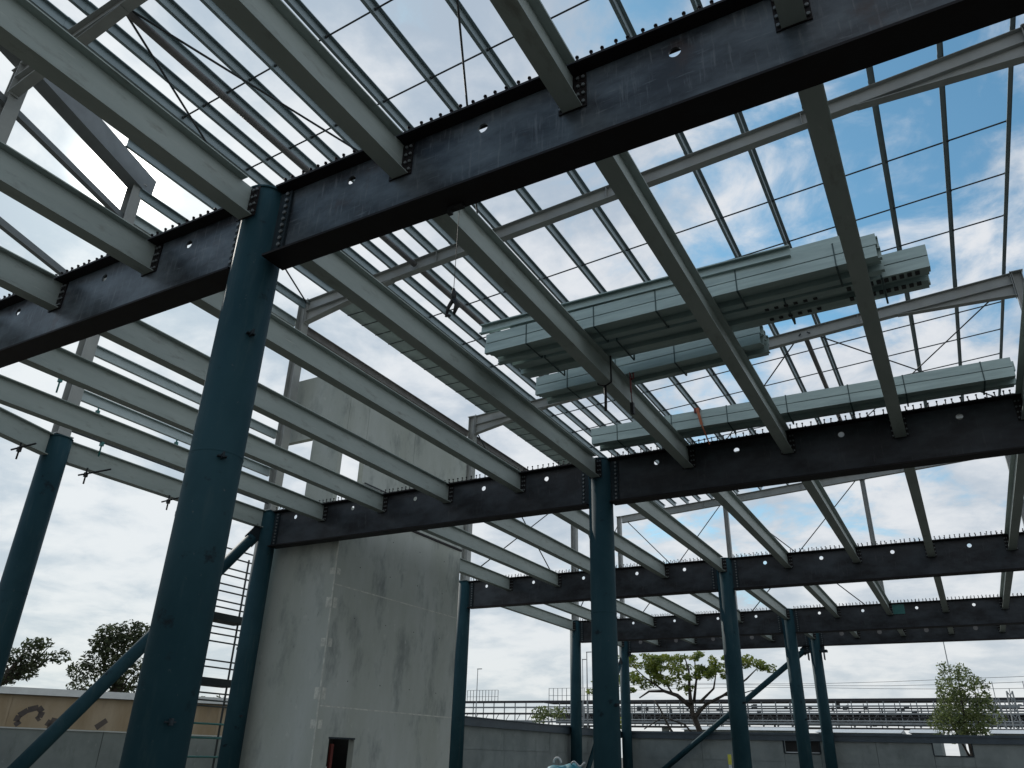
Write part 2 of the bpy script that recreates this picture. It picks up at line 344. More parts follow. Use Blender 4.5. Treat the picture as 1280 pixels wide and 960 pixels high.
def girder(j, x0, x1, label, zb=GB):
    L = x1 - x0; xc = (x0 + x1) / 2; H = GT - zb
    t = thing('plate_girder', label, 'girder', (xc, GY[j], zb), 0, 'black plate girders across the frame')
    holes = []
    for k in range(-6, 8):
        for off in ((0.5,)):
            hx = CX[1] + SP * (k + off)
            if k == -1: hx = -6.77
            if k == 0: hx = -4.41
            if x0 + 0.3 < hx < x1 - 0.3: holes.append((hx - xc, GB + 0.70 - zb - H / 2, 0.052))
    if j == 4:
        for hx, hz, hr in holes:
            obj('dim_hole_disc', cached('dim_disc', lambda: MB().tube([(0, 0, 0), (0, -0.012, 0)], 0.09, 14).mesh('dim_hole_disc', 'tube')), t, (hx, -0.0105, hz + H / 2))  # made-up brown discs stand in for dim light through the holes
        holes = []
    obj('web', plate_with_holes(L, H - 0.05, 0.02, holes, 'girder' if j == 0 else 'girder_shaded', 'web'), t, (0, 0, H / 2))
    fm = cached(('gfl', round(L, 3)), lambda: MB().box((0, 0, 0), (L, FW, 0.025)).mesh('flange', 'girder_flange'))
    obj('top_flange', fm, t, (0, 0, H - 0.0125)); obj('bottom_flange', fm, t, (0, 0, 0.0125))
    sm = MB(); n = int(L / 0.115)
    r = random.Random(j)
    for k in range(n):
        for yy in (-0.09, 0.09):
            if j == 0 or k % 2 == 0 or True:
                x = -L / 2 + 0.06 + k * L / n + r.uniform(-.015, .015)
                ex, ey = r.gauss(0, .005), r.gauss(0, .005); hh = r.uniform(.078, .09)
                sm.tube([(x, yy, 0), (x + ex, yy + ey, hh)], 0.0095, 5); sm.tube([(x + ex, yy + ey, hh), (x + ex, yy + ey, hh + .015)], 0.017, 6)
    obj('shear_stud', sm.mesh('shear_stud', 'girder_flange'), t, (0, 0, H), kind='stuff')
    return t
g = COL_D / 2 + 0.003
girder(0, -13.62, CX[1] - g, 'black girder left of the nearest teal column, below the sun')
girder(0, CX[1] + g, CX[2] - g, 'huge black girder crossing the top, right of the nearest teal column')
girder(1, CX[0] + g, CX[1] - g, 'second black girder, part left of the central column above the concrete core')
girder(1, CX[1] + g, CX[2] - g, 'second black girder, part right of the central column under the purlin bundle')
girder(2, CX[0] + g, CX[1] - g, 'third black girder, part left of the column by the leafy tree')
girder(2, CX[1] + g, CX[2] - g, 'third black girder, part right of the column by the leafy tree')
girder(3, CX[0] + g, CX[1] - g, 'fourth black girder, left part behind the central column')
girder(3, CX[1] + g, CX[2] - g, 'fourth black girder, right part with the green patch at one beam')
girder(4, CX[0] + g, CX[1] - g, 'lowest rear black girder, left part above the leafy tree', 6.22)
girder(4, CX[1] + g, CX[2] - g, 'lowest rear black girder, right part above the lattice viaduct', 6.22)

BZ0, BZ1, BW = 6.49, 6.885, 0.18                  # floor beams
def floor_beam(x, y0, y1, label, bolts_far=False, bolts_near=False, mat='beam'):
    L = y1 - y0; H = BZ1 - BZ0
    t = thing('floor_beam', label, 'beam', (x, (y0 + y1) / 2, BZ0), 0, 'grey floor beams between the black girders')
    obj('web', cached(('bw', round(L, 3)), lambda: MB().box((0, 0, 0), (0.012, L, H - 0.026)).mesh('web', 'beam')), t, (0, 0, H / 2))
    # the flanges are coped short of the girder flange at the top
    obj('top_flange', cached(('bt', round(L, 3)), lambda: MB().box((0, 0, 0), (BW, L - 0.29, 0.013)).mesh('top_flange', 'beam')), t, (0, 0, H - 0.0065))
    obj('bottom_flange', cached(('bb', round(L, 3)), lambda: MB().box((0, 0, 0), (BW, L, 0.013)).mesh('bottom_flange', 'beam')), t, (0, 0, 0.0065))
    for s in (-1, 1):
        ep = obj('end_plate', boxmesh('end_plate', (0.26, 0.012, H - 0.02), 'girder_flange'), t, (0.0, s * (L / 2 - 0.006), H / 2 - 0.02))
        if s > 0:
            pts = [(xx, -0.006, -0.14 + 0.093 * k) for xx in (-0.108, 0.108) for k in range(4)] + [(xx, -0.006, -0.14 + 0.093 * k) for xx in (-0.06, 0.06) for k in range(4)]
            obj('bolt_row', cached('bb_far', lambda: bolt_set('bolt_row', pts, (0, -1, 0), 0.0155, 0.02)), ep, kind='stuff')
    return t
BAY = ['over the camera to the nearest girder', 'between first and second black girders', 'between second and third black girders', 'between third and fourth black girders', 'between fourth and last black girders']
def pos_phrase(i):
    if i == 0: return 'on the middle column line'
    return '%s %s of the middle columns' % (ORD[abs(i)], 'left' if i < 0 else 'right')
wt = 0.012
for bay, (y0, y1) in enumerate([(-4.6, GY[0]), (GY[0], GY[1]), (GY[1], GY[2]), (GY[2], GY[3]), (GY[3], GY[4])]):
    for i in range(-5, 6):
        x = beam_x(i)
        a, b = y0 + wt, y1 - wt
        if i in (-5, 5, 0):
            a, b = y0 + COL_D / 2 + 0.004, y1 - COL_D / 2 - 0.004
        if i == -5 and bay in (0, 1, 2): continue       # edge beams are built apart
        if bay == 0:
            if i < -4: continue
        if i > 4: continue
        floor_beam(x, a, b, 'grey floor beam %s, %s' % (BAY[bay], pos_phrase(i)))
# edge beams on the left side
def edge_beam(p0, p1, label):
    p0 = Vector(p0); p1 = Vector(p1); d = p1 - p0; L = d.length; H = BZ1 - BZ0 + 0.03
    t = thing('edge_beam', label, 'beam', ((p0 + p1) / 2)[:], math.atan2(-d.x, d.y), 'grey edge beams on the left side')
    obj('web', MB().box((0, 0, 0), (0.012, L, H - 0.03)).mesh('web', 'beam'), t, (0, 0, H / 2))
    for n_, z in (('top_flange', H - 0.0075), ('bottom_flange', 0.0075)):
        obj(n_, MB().box((0, 0, 0), (BW, L, 0.015)).mesh(n_, 'beam'), t, (0, 0, z))
edge_beam((CX[0], 7.80 + g, BZ0 - 0.02), (CX[0], GY[1] - g, BZ0 - 0.02), 'grey edge beam from the far left column to the column by the concrete core')
sk = Vector((math.sin(R(-16)), math.cos(R(-16)), 0))
edge_beam(Vector((CX[0], 7.80, BZ0 - 0.02)) - sk * 8.5, Vector((CX[0], 7.80, BZ0 - 0.02)) - sk * g, 'grey edge beam angling in from the left frame edge to the far left column')

# diagonal braces of the frame
def brace(p0, p1, label, rad=0.135, gusset=True):
    p0 = Vector(p0); p1 = Vector(p1)
    t = thing('diagonal_brace', label, 'brace', p0[:], 0, 'teal tube braces between columns')
    obj('tube', MB().tube([Vector((0, 0, 0)), p1 - p0], rad, 24).mesh('tube', 'column'), t)
    if gusset:
        d = (p1 - p0).normalized(); q = d.to_track_quat('X', 'Z').to_matrix()
        for c in (p1 - p0 + d * 0.12, -d * 0.12):
            obj('gusset_plate', MB().box(c, (0.5, 0.02, 0.34), q).mesh('gusset_plate', 'plate'), t)
brace((CX[0], 8.25, 0.55), (CX[0], 12.95, 6.15), 'slanting teal brace rising from lower left past the nearest column')
brace((-13.9, GY[4], 0.35), (-6.05, GY[4], 6.05), 'slanting teal brace behind the tree, rising right to the rear column head', 0.12)
brace((CX[0], 32.3, 0.5), (CX[0], 36.8, 5.6), 'thin dark brace in the side bay just left of the central column', 0.10)

# bracket head on the rear column
hd = thing('column_bracket', 'dark steel bracket seat at the head of the rear column', 'bracket', (CX[1], GY[4], 5.8))
obj('seat', MB().box((0, 0, 0.2), (0.95, 0.34, 0.09)).mesh('seat', 'plate'), hd)
for sx in (-1, 1):
    obj('web_plate', MB().box((sx * 0.33, 0, 0.0), (0.03, 0.3, 0.32)).mesh('web_plate', 'plate'), hd)
# green patch on beam end
gp = tag(obj('paint_patch', MB().box((0, 0, 0), (0.4, 0.012, 0.34)).mesh('paint_patch', 'green')), 'green painted plate on the fourth girder beside a beam end', 'plate')
gp.location = (beam_x(2) + 0.30, GY[3] - 0.03, 6.68)

# ------------------------------------------------------------------ roof steel
def rz(x): return 12.40 + 0.062 * x + 1.6         # top of rafter
RD = 0.36
def rafter(y, x0, x1, label, hl=True, hr=True):
    t = thing('roof_rafter', label, 'rafter', ((x0 + x1) / 2, y, rz((x0 + x1) / 2)), 0, 'grey roof rafters')
    L = x1 - x0; th = math.atan(0.062); Lr = L / math.cos(th)
    rot = (0, -th, 0)
    obj('web', boxmesh('web', (Lr, 0.012, RD - 0.03), 'rafter'), t, (0.062 * RD / 2, 0, -RD / 2), rot)
    obj('top_flange', boxmesh('top_flange', (Lr, 0.19, 0.015), 'rafter'), t, (0, 0, -0.0075), rot)
    obj('bottom_flange', boxmesh('bottom_flange', (Lr, 0.19, 0.015), 'rafter'), t, (0.062 * RD, 0, -RD + 0.0075), rot)
    def haunch(sx):
        b = MB(); xe = sx * L / 2; xi = sx * (L / 2 - 3.0)
        ze = 0.062 * xe - RD - 0.002; zi = 0.062 * xi - RD - 0.002; D = 0.34
        for (ya, yb) in ((-0.006, 0.006),):
            o = len(b.v); b.v += [(xe, ya, ze), (xi, ya, zi), (xe, ya, ze - D), (xe, yb, ze), (xi, yb, zi), (xe, yb, ze - D)]
            b.f += [(o, o + 1, o + 2), (o + 3, o + 5, o + 4), (o, o + 2, o + 5, o + 3), (o + 1, o + 4, o + 5, o + 2), (o, o + 3, o + 4, o + 1)]; b.sm += [False] * 5
        b.bar((xi, 0, zi - 0.01), (xe, 0, ze - D - 0.007), 0.19, 0.014)
        b.box((xe - sx * 0.012, 0, (ze - D + 0.062 * xe) / 2), (0.02, 0.2, D + RD + 0.1))
        return b.mesh('haunch', 'rafter')
    if hl: obj('haunch', haunch(-1), t)
    if hr: obj('haunch', haunch(1), t)
    for k in (-0.25, 0.02, 0.27):
        x = k * L; obj('stiffener', boxmesh('rafter_stiffener', (0.012, 0.18, RD - 0.05), 'rafter'), t, (x, 0, 0.062 * x - RD / 2))
    return t
rafter(4.55, -13.5, 3.25, 'grey roof rafter in the top left corner above the nearest girder')
rafter(GY[1], CX[0] + 0.14, CX[2] - 0.14, 'grey roof rafter sweeping from beside the nearest column to the upper right corner')
rafter(GY[2], CX[0] + 0.14, CX[2] - 0.14, 'grey roof rafter behind the purlin bundles ending at the right edge')
rafter(GY[3], CX[0] + 0.14, CX[2] - 0.14, 'grey roof rafter mostly hidden behind the second black girder')
rafter(GY[4], CX[0] + 0.14, CX[2] - 0.14, 'end wall rafter seen below the second black girder', hl=False, hr=False)

def post(x, y, z0, z1, label, w=0.25, kind='h'):
    t = thing('roof_post', label, 'post', (x, y, z0), 0, 'grey posts carrying the roof')
    L = z1 - z0; f_ = 0.016; h = w / 2; a = 0.006
    prof = [(-h, -h), (-h, h), (-h + f_, h), (-h + f_, a), (h - f_, a), (h - f_, h), (h, h), (h, -h), (h - f_, -h), (h - f_, -a), (-h + f_, -a), (-h + f_, -h)]
    obj('shaft', MB().extrude(prof, L - 0.04, 'Z').mesh('shaft', 'rafter'), t, (0, 0, L / 2))
    obj('base_plate', boxmesh('post_base', (w + 0.1, w + 0.1, 0.02), 'rafter'), t, (0, 0, 0.01))
    obj('cap_plate', boxmesh('post_cap', (w + 0.06, w + 0.06, 0.02), 'rafter'), t, (0, 0, L - 0.01))
    return t
post(CX[0], 7.80, GT + 0.03, rz(CX[0]) + 0.1, 'tall grey post above the far left column, backlit by the sun')
sp_ = Vector((CX[0], 7.80, 0)) - sk * 3.30
post(sp_.x, sp_.y, GT + 0.03, rz(sp_.x), 'grey post at the left frame edge under the top left rafter')
post(CX[0], GY[1], GT + 0.03, rz(CX[0]), 'grey post right of the nearest column under the sweeping rafter')
post(CX[0], GY[2], GT + 0.03, rz(CX[0]), 'grey post above the right end of the concrete core')
post(CX[0] - 0.25, 19.2, 10.3, 12.5, 'short grey post between the gutter and the concrete core', 0.16)
post(CX[0], GY[3], GT + 0.03, rz(CX[0]), 'grey post on the fourth girder behind the beams left of the central column')
post(CX[0], GY[4], GT + 0.03, rz(CX[0]), 'corner post of the rear end wall just right of the central column', 0.2)
post(-8.9, GY[4], GT + 0.03, rz(-8.9) - RD, 'end wall post between the central column and the tree column', 0.2)
post(-2.5, GY[4], GT + 0.03, rz(-2.5) - RD, 'end wall post above the green painted beam end', 0.2)
for y, w_ in ((GY[1], 'second'), (GY[2], 'third'), (GY[3], 'fourth'), (GY[4], 'farthest')):
    post(CX[2], y, GT + 0.03, rz(CX[2]), 'grey roof post on the %s girder at the right edge' % w_)

# purlins
PX = [-12.07, -11.46, -10.78, -10.17, -9.5, -8.82, -8.23, -7.07, -5.77, -4.5, -3.24, -1.97, -0.68, 0.617, 1.88, 3.12]
PH = 0.20
def purlin_mesh(L, h=PH, w=0.066, mat='galv_dark', name='purlin', axis='Y'):
    t = 0.004; lip = 0.018
    # zed: top flange to +x, bottom flange to -x, both lipped
    prof = [(0, 0), (0, h - t), (w - t, h - t), (w - t, h - lip), (w, h - lip), (w, h), (-t, h), (-t, t), (-w, t), (-w, lip), (-w - t, lip), (-w - t, 0)]
    return MB().extrude(prof, L, axis).mesh(name, mat)
RY = [-4.5, 4.55] + GY[1:]
RBAY = ['roof bay nearest the camera', 'first roof bay', 'second roof bay', 'third roof bay', 'fourth roof bay', 'last roof bay']
for b_ in range(5):
    y0, y1 = RY[b_], RY[b_ + 1]; L = y1 - y0
    me = cached(('pur', round(L, 3)), lambda: purlin_mesh(L + 0.36))
    for k, x in enumerate(PX):
        if b_ == 0 and k > 7: continue
        o = obj('roof_purlin', me, None, (x + (0.006 if b_ % 2 else 0), (y0 + y1) / 2, rz(x) + 0.012 + (0.004 if b_ % 2 else 0)))
        tag(o, 'galvanised roof purlin in the %s, %s from the left eave' % (RBAY[b_], ORD[k + 1]), 'purlin', 'galvanised roof purlins running back to front')
tag(obj('roof_purlin', purlin_mesh(6.7), None, (-13.62, 10.2, rz(-13.62) + 0.012)), 'galvanised eave purlin running from the sunlit post towards the second rafter', 'purlin', 'galvanised roof purlins running back to front')
tag(obj('roof_purlin', purlin_mesh(5.6), None, (-14.42, 10.65, rz(-14.42) - 0.28)), 'outermost galvanised eave purlin just right of the sunlit post', 'purlin', 'galvanised roof purlins running back to front')
# bridging rows between purlins
ROWS = {0: (2.6,), 1: (6.98, 8.75, 10.6), 2: (14.2, 16.02, 17.9, 19.67, 21.4), 3: (24.3, 26.15, 28.0, 29.8), 4: (33.6, 35.4)}
for b_, ys in ROWS.items():
    for r_, y in enumerate(ys):
        if b_ == 2 and r_ in (0, 4): continue
        t = thing('bridging_row', 'thin dark bridging rods across the %s, %s row back' % (RBAY[b_], ORD[r_ + 1]), 'bridging', (0, y, rz(0)), 0, 'bridging rods across the roof purlins')
        for k in range(len(PX) - 1):
            if b_ == 0 and k > 6: continue
            x0, x1 = PX[k] + 0.01, PX[k + 1] - 0.01; d = x1 - x0
            me = cached(('rod', round(d, 3)), lambda: MB().tube([(-d / 2, 0, -0.062 * d / 2), (d / 2, 0, 0.062 * d / 2)], 0.019, 6).tube([(-d / 2 + 0.01, 0, -0.062 * d / 2), (-d / 2 + 0.05, 0, -0.062 * d / 2 + 0.002)], 0.032, 6).tube([(d / 2 - 0.05, 0, 0.062 * d / 2), (d / 2 - 0.01, 0, 0.062 * d / 2)], 0.032, 6).mesh('rod', 'rod'))
            obj('rod', me, t, ((x0 + x1) / 2, 0, 0.062 * (x0 + x1) / 2 + 0.10))
# round struts between rafters
def strut(x, y0, y1, label, z=None, rad=0.075):
    t = tag(obj('roof_strut', MB().tube([(0, y0, 0), (0, y1, 0)], rad, 18).mesh('roof_strut', 'tube')), label, 'strut', 'round struts between the rafters')
    t.location = (x, 0, z if z else rz(x) - 0.2)
strut(-10.65, 4.65, GY[1] - 0.1, 'round brown strut nearest the left eave, running into the sweeping rafter')
strut(-8.5, 4.65, GY[1] - 0.1, 'round brown strut above the beam left of the second hole')
strut(-2.4, GY[2] + 0.1, GY[3] - 0.1, 'dark round strut behind the rafter at the right, between crossing rods')
strut(-10.65, GY[1] + 0.1, GY[2] - 0.1, 'round strut in the second roof bay left of the purlin bundles')
def roof_rod(a, b, label, rad=0.022):
    p = Vector((a[0], a[1], rz(a[0]) - 0.18)); q = Vector((b[0], b[1], rz(b[0]) - 0.18))
    t = tag(obj('roof_brace_rod', MB().tube([Vector((0, 0, 0)), q - p], rad, 8).mesh('roof_brace_rod', 'rod')), label, 'brace rod', 'thin roof bracing rods')
    t.location = p
roof_rod((-10.7, 4.65), (-14.3, 13.2), 'thin roof brace rod from the top left rafter down to the left eave')
roof_rod((-10.6, 4.65), (-8.3, 13.2), 'thin roof brace rod crossing three purlins near the top left corner')
roof_rod((-4.1, 4.65), (-8.6, 13.2), 'dark roof brace rod crossing the gap above the nearest girder')
roof_rod((-2.5, 22.5), (-7.9, 31.6), 'dark roof brace rod leaning left below the purlin bundles')
roof_rod((-2.3, 22.5), (3.2, 31.6), 'dark roof brace rod leaning right below the purlin bundles')
roof_rod((3.2, 22.7), (-2.2, 31.6), 'pale roof brace rod by the right edge above the low bundle', 0.02)
def wall_rod(a, b, label):
    t = tag(obj('wall_brace_rod', MB().tube([Vector((0, 0, 0)), Vector(b) - Vector(a)], 0.023, 8).mesh('wall_brace_rod', 'rod')), label, 'brace rod', 'thin bracing rods of the rear end wall')
    t.location = a
E4 = GY[4]
wall_rod((-14.3, E4 + .05, 13.0), (-9.0, E4 + .05, 7.2), 'wall brace rod falling right from the rear corner post')
wall_rod((-14.3, E4 + .09, 7.2), (-9.0, E4 + .09, 13.3), 'wall brace rod rising right to the first end wall post')
wall_rod((-8.8, E4 + .05, 13.3), (-2.6, E4 + .05, 7.2), 'wall brace rod falling right from the first end wall post')
wall_rod((-8.8, E4 + .09, 7.2), (-2.6, E4 + .09, 13.7), 'wall brace rod rising right to the second end wall post')
wall_rod((CX[0], 31.9, 7.2), (CX[0], 37.2, 12.6), 'wall brace rod rising towards the rear corner in the side wall')
wall_rod((CX[0], 37.2, 7.2), (CX[0], 31.9, 12.6), 'wall brace rod falling towards the rear corner in the side wall')
wall_rod((CX[0], 22.9, 12.6), (CX[0], 31.5, 7.2), 'long wall brace rod in the side wall behind the third girder')
wall_rod((CX[0], 22.9, 7.2), (CX[0], 31.5, 12.6), 'long rising wall brace rod in the side wall behind the third girder')

# left eave: girts, eave strut and gutter
def girt(y0, y1, z, label, x=CX[0] - 0.14, mat='galv', h=0.2):
    o = obj('wall_girt', purlin_mesh(y1 - y0, h, 0.075, mat, 'wall_girt'), None, (x, (y0 + y1) / 2, z))
    tag(o, label, 'girt', 'wall girts along the left side')
girt(7.95, 13.3, 8.90, 'upper wall girt seen between the beams left of the nearest column')
girt(7.95, 13.3, 7.86, 'lower wall girt with green clips left of the nearest column')
girt(13.5, 22.5, 12.30, 'eave girt behind the post right of the nearest column', mat='tube')
girt(22.7, 31.6, 12.30, 'eave girt beyond the post above the concrete core', mat='tube')
girt(7.95, 13.3, 12.30, 'pale eave girt meeting the post right of the nearest column')
gt = thing('eaves_gutter', 'pale sheet box gutter with cross straps along the left eave', 'gutter', (-13.85, 18.0, 13.05))
obj('sheet', MB().mm((0, -4.4, 0), (0.62, 4.4, 0.004)).mm((0, -4.4, 0.004), (0.004, 4.4, 0.16)).mm((0.616, -4.4, 0.004), (0.62, 4.4, 0.16)).mesh('sheet', 'sheet'), gt)
for k in range(14):
    obj('strap', boxmesh('gutter_strap', (0.64, 0.03, 0.012), 'rod'), gt, (0.31, -4.2 + 0.65 * k, -0.008))
gt2 = thing('eaves_gutter', 'farther sheet box gutter continuing behind the concrete core post', 'gutter', (-13.85, 27.1, 13.05))
obj('sheet', MB().mm((0, -4.3, 0), (0.62, 4.3, 0.004)).mm((0, -4.3, 0.004), (0.004, 4.3, 0.16)).mm((0.616, -4.3, 0.004), (0.62, 4.3, 0.16)).mesh('sheet', 'sheet'), gt2)
for k in range(14):
    obj('strap', boxmesh('gutter_strap', (0.64, 0.03, 0.012), 'rod'), gt2, (0.31, -4.2 + 0.65 * k, -0.008))
# skewed eave by the sun: fascia channel, gutter edge with holes
def skew_member(name, label, cat, s0, s1, z0, z1, w, h, mat, off=0.0):
    base = Vector((CX[0], 7.80, 0)); nrm = Vector((sk.y, -sk.x, 0))
    a = base - sk * s0 + nrm * off + Vector((0, 0, z0)); b = base - sk * s1 + nrm * off + Vector((0, 0, z1))
    t = tag(obj(name, MB().bar(Vector((0, 0, 0)), b - a, w, h).mesh(name, mat)), label, cat)
    t.location = a
skew_member('eave_fascia', 'broad dark eave fascia running up from the sun to the top left', 'fascia', -0.35, 5.5, 13.28, 13.62, 0.34, 0.5, 'fascia')
skew_member('eave_angle', 'dark eave angle with bright bolt holes left of the sun', 'girt', 0.1, 7.0, 12.18, 12.45, 0.12, 0.14, 'fascia', -0.05)
skew_member('wall_rail', 'dark wall rail below the sun at the left edge', 'girt', 0.1, 8.0, 10.02, 10.28, 0.10, 0.14, 'fascia', -0.05)

# ------------------------------------------------------------------ purlin bundles lying on the beams
def c_section(L):
    h, w, t, lip = 0.15, 0.064, 0.003, 0.016
    prof = [(0, 0), (w, 0), (w, lip), (w - t, lip), (w - t, t), (t, t), (t, h - t), (w - t, h - t), (w - t, h - lip), (w, h - lip), (w, h), (0, h)]
    return cached(('csec', round(L, 3)), lambda: MB().extrude(prof, L, 'X').mesh('section', 'bundle'))
def bundle(label, x0, x1, y0, n, courses, z0, rot=0.0, straps=5, jit=0.03, gap=0.001, seed=0):
    rr = random.Random(seed); L = x1 - x0
    t = thing('purlin_bundle', label, 'bundle', ((x0 + x1) / 2, y0, z0), rot, 'bundles of galvanised sections on the floor beams')
    for c in range(courses):
        y = 0.0
        for k in range(n):
            dx = rr.uniform(-jit, jit)
            flip = (k % 2 == 1)
            o = obj('section', c_section(L), t, (dx, y + (0.064 if flip else 0), c * 0.162 + (0.055 * ((k // 2) % 2) + rr.uniform(0, 0.012) if c == 0 and 0 < k else 0)), (0, 0, 0))
            if flip: o.scale = (1, -1, 1)
            y += 0.064 + (0.034 if flip else gap)
    W = y
    sh = courses * 0.162 - 0.012
    for s_ in range(straps):
        xs = -L / 2 + L * (s_ + 0.55) / straps
        def f():
            b = MB(); b.mm((-0.008, -0.006, -0.004), (0.008, -0.002, sh + 0.004)).mm((-0.012, W + 0.002, -0.004), (0.012, W + 0.006, sh + 0.004))
            b.mm((-0.012, -0.006, -0.008), (0.012, W + 0.006, -0.004)).mm((-0.012, -0.006, sh + 0.004), (0.012, W + 0.006, sh + 0.008)); return b.mesh('packing_strap', 'strap')
        obj('packing_strap', cached(('bst', n, courses, gap), f), t, (xs + rr.uniform(-.1, .1), 0, 0))
    # timber dunnage under the bundle
    return t
BT = BZ1 + 0.012
bundle('long double bundle of galvanised sections, nearest of the upper stack', -5.28, 0.05, 8.42, 6, 2, BT, R(-0.6), 5, seed=1)
slotted = bundle('longer bundle with slotted ends sticking out right of the upper stack', -5.15, 0.52, 8.93, 8, 2, BT, R(-0.8), 5, seed=2)
bundle('short lower bundle ending at the third beam, rear of the upper stack', -5.28, -1.62, 9.97, 6, 2, BT, R(-2.6), 4, seed=3)
bundle('long bundle lying just in front of the second black girder', -5.33, 1.52, 12.52, 7, 2, BT, R(0.9), 7, seed=4)
for k, (x0, x1, y, a, lb) in enumerate([(-5.42, -0.9, 8.40, -1.4, 'loose galvanised section lying askew on the upper stack at its left'), (-4.9, -0.2, 8.52, 0.8, 'loose galvanised section on top of the upper stack towards the right')]):
    o = obj('loose_section', c_section(x1 - x0), None, ((x0 + x1) / 2, y, BT + 0.328), (0, R(1.1 - 2.0 * k), R(a)))
    if k == 0: o.scale = (1, -1, 1); o.location.y += 0.064
    tag(o, lb, 'steel section')
sb = MB()
for r_ in range(2):
    for k in range(10):
        sb.box((2.72 - 0.085 * k * 1.0, 0.10 + 0.26 * r_ - 0.02, -0.003), (0.05, 0.085, 0.012))
        if k < 6: sb.box((1.55 - 0.12 * k, 0.12 + 0.28 * r_, -0.003), (0.05, 0.05, 0.012))
obj('slot', sb.mesh('slot', 'black'), slotted, kind='stuff')
# slings and straps
def sling():
    t = thing('lifting_sling', 'dark sling choked round the beam, tail hanging below it', 'sling', (beam_x(1), 9.35, BZ0))
    b = MB(); w = BW / 2 + 0.012
    b.tube([(-w, 0, 0.42), (-w, 0, -0.012), (0, 0.01, -0.05), (w, 0, -0.012), (w, 0, 0.42), (-w, 0, 0.42)], 0.014, 8)
    obj('loop', b.mesh('loop', 'black'), t)
    obj('tail', MB().tube([(0, 0.01, -0.04), (0.005, 0.012, -0.2), (0, 0.01, -0.44)], 0.022, 8).mesh('tail', 'black'), t)
sling()
t = thing('ratchet_strap', 'dark red strap with dangling ratchet beside the beam', 'strap', (beam_x(1) + 0.16, 10.0, BZ0 + 0.2))
obj('webbing', MB().box((0, 0, 0.05), (0.012, 0.05, 0.34)).tube([(0, 0, -0.1), (0.01, 0, -0.3)], 0.008, 6).mesh('webbing', 'red'), t)
obj('ratchet', MB().box((0.01, 0, -0.38), (0.05, 0.06, 0.18)).mesh('ratchet', 'black'), t)
obj('hook', MB().tube([(0, 0, 0.24), (0.05, 0, 0.2), (0.05, 0, 0.12), (0.0, 0, 0.1)], 0.014, 8).mesh('hook', 'red'), t)
t = thing('cargo_strap', 'orange webbing strap hanging over the low bundle beside the beam', 'strap', (beam_x(1) + 0.5, 12.42, BT + 0.33))
obj('webbing', MB().bar((0, 0, 0), (0.05, 0.03, -0.32), 0.006, 0.05).bar((0.05, 0.03, -0.32), (0.09, 0.3, -0.6), 0.006, 0.05).mesh('webbing', 'orange'), t)
obj('cloth_end', MB().box((-0.02, 0.05, -0.02), (0.10, 0.02, 0.09)).mesh('cloth_end', 'red'), t)
t = thing('hanging_clip', 'small black open clip hanging on a thin line below the nearest girder', 'clip', (-3.16, 4.5, GB))
obj('beam_clamp', MB().box((-0.03, 0, 0.0), (0.14, 0.06, 0.05)).box((-0.1, 0, -0.03), (0.04, 0.05, 0.06)).mesh('beam_clamp', 'black'), t)
obj('line', MB().tube([(0, 0, 0), (0, 0, -0.88)], 0.003, 5).mesh('line', 'rod'), t)
obj('clip_body', MB().tube([(0, 0, -0.88), (0.005, 0, -0.94), (0.01, 0, -1.0)], [0.012, 0.022, 0.018], 8).tube([(0.01, 0, -0.99), (0.045, 0, -1.05), (0.02, 0, -1.13)], [0.02, 0.024, 0.012], 8).tube([(0.0, 0, -0.99), (-0.04, 0, -1.05), (-0.06, 0, -1.14)], [0.018, 0.016, 0.01], 8).tube([(-0.055, 0, -1.12), (-0.02, 0, -1.14)], 0.012, 8).mesh('clip_body', 'black'), t)

# scaffold clamps on the edge beam
def edge_clamp(x, y, label, arm=0.5, flip=1):
    t = thing('edge_clamp', label, 'clamp', (x, y, BZ0 - 0.02), 0, 'scaffold clamps under the left edge beam')
    obj('upright', MB().tube([(0, 0, 0.02), (0, 0, -0.42)], 0.022, 8).mesh('upright', 'black'), t)
    obj('arm', MB().tube([(-0.16, -0.1, -0.19), (arm, arm * 0.45, -0.02)], 0.024, 8).mesh('arm', 'black'), t)
    t.scale = (.75, .75, .75)
    obj('coupler', MB().box((0, 0, -0.17), (0.08, 0.08, 0.12)).mesh('coupler', 'black'), t)
edge_clamp(-14.25, 7.0, 'black scaffold clamp hanging left of the far left column', 0.35)
edge_clamp(-14.45, 8.45, 'black scaffold clamp hanging just right of the far left column', 0.6)
edge_clamp(-14.45, 10.4, 'black scaffold clamp hanging beside the nearest column under the edge beam', 0.4)
# edge rails with green clips
def edge_rail(y0, y1, z, label, clips=(), x=CX[0]):
    t = thing('edge_rail', label, 'rail', (x, 0, z), 0, 'edge protection rails along the left side')
    obj('rail', MB().tube([(0, y0, 0), (0, y1, 0)], 0.02, 8).mesh('rail', 'rod'), t)
    for y in clips:
        obj('clip', cached('gclip', lambda: MB().box((0, 0, 0.0), (0.07, 0.06, 0.16)).tube([(0, 0, -0.3), (0, 0, 0.14)], 0.018, 6).mesh('clip', 'green')), t, (0, y, 0))
edge_rail(7.9, 13.2, 7.62, 'thin dark rail with green clips above the edge beam', (8.36, 10.30), CX[0] + 0.05)
edge_rail(7.9, 13.2, 7.08, 'low rail just above the edge beam with two green clips', (8.6, 10.9), CX[0] + 0.1)
edge_rail(4.0, 7.7, 7.9, 'slack dark rail line by the left edge above the angled beam', (6.2, 7.3), CX[0] + 0.35)

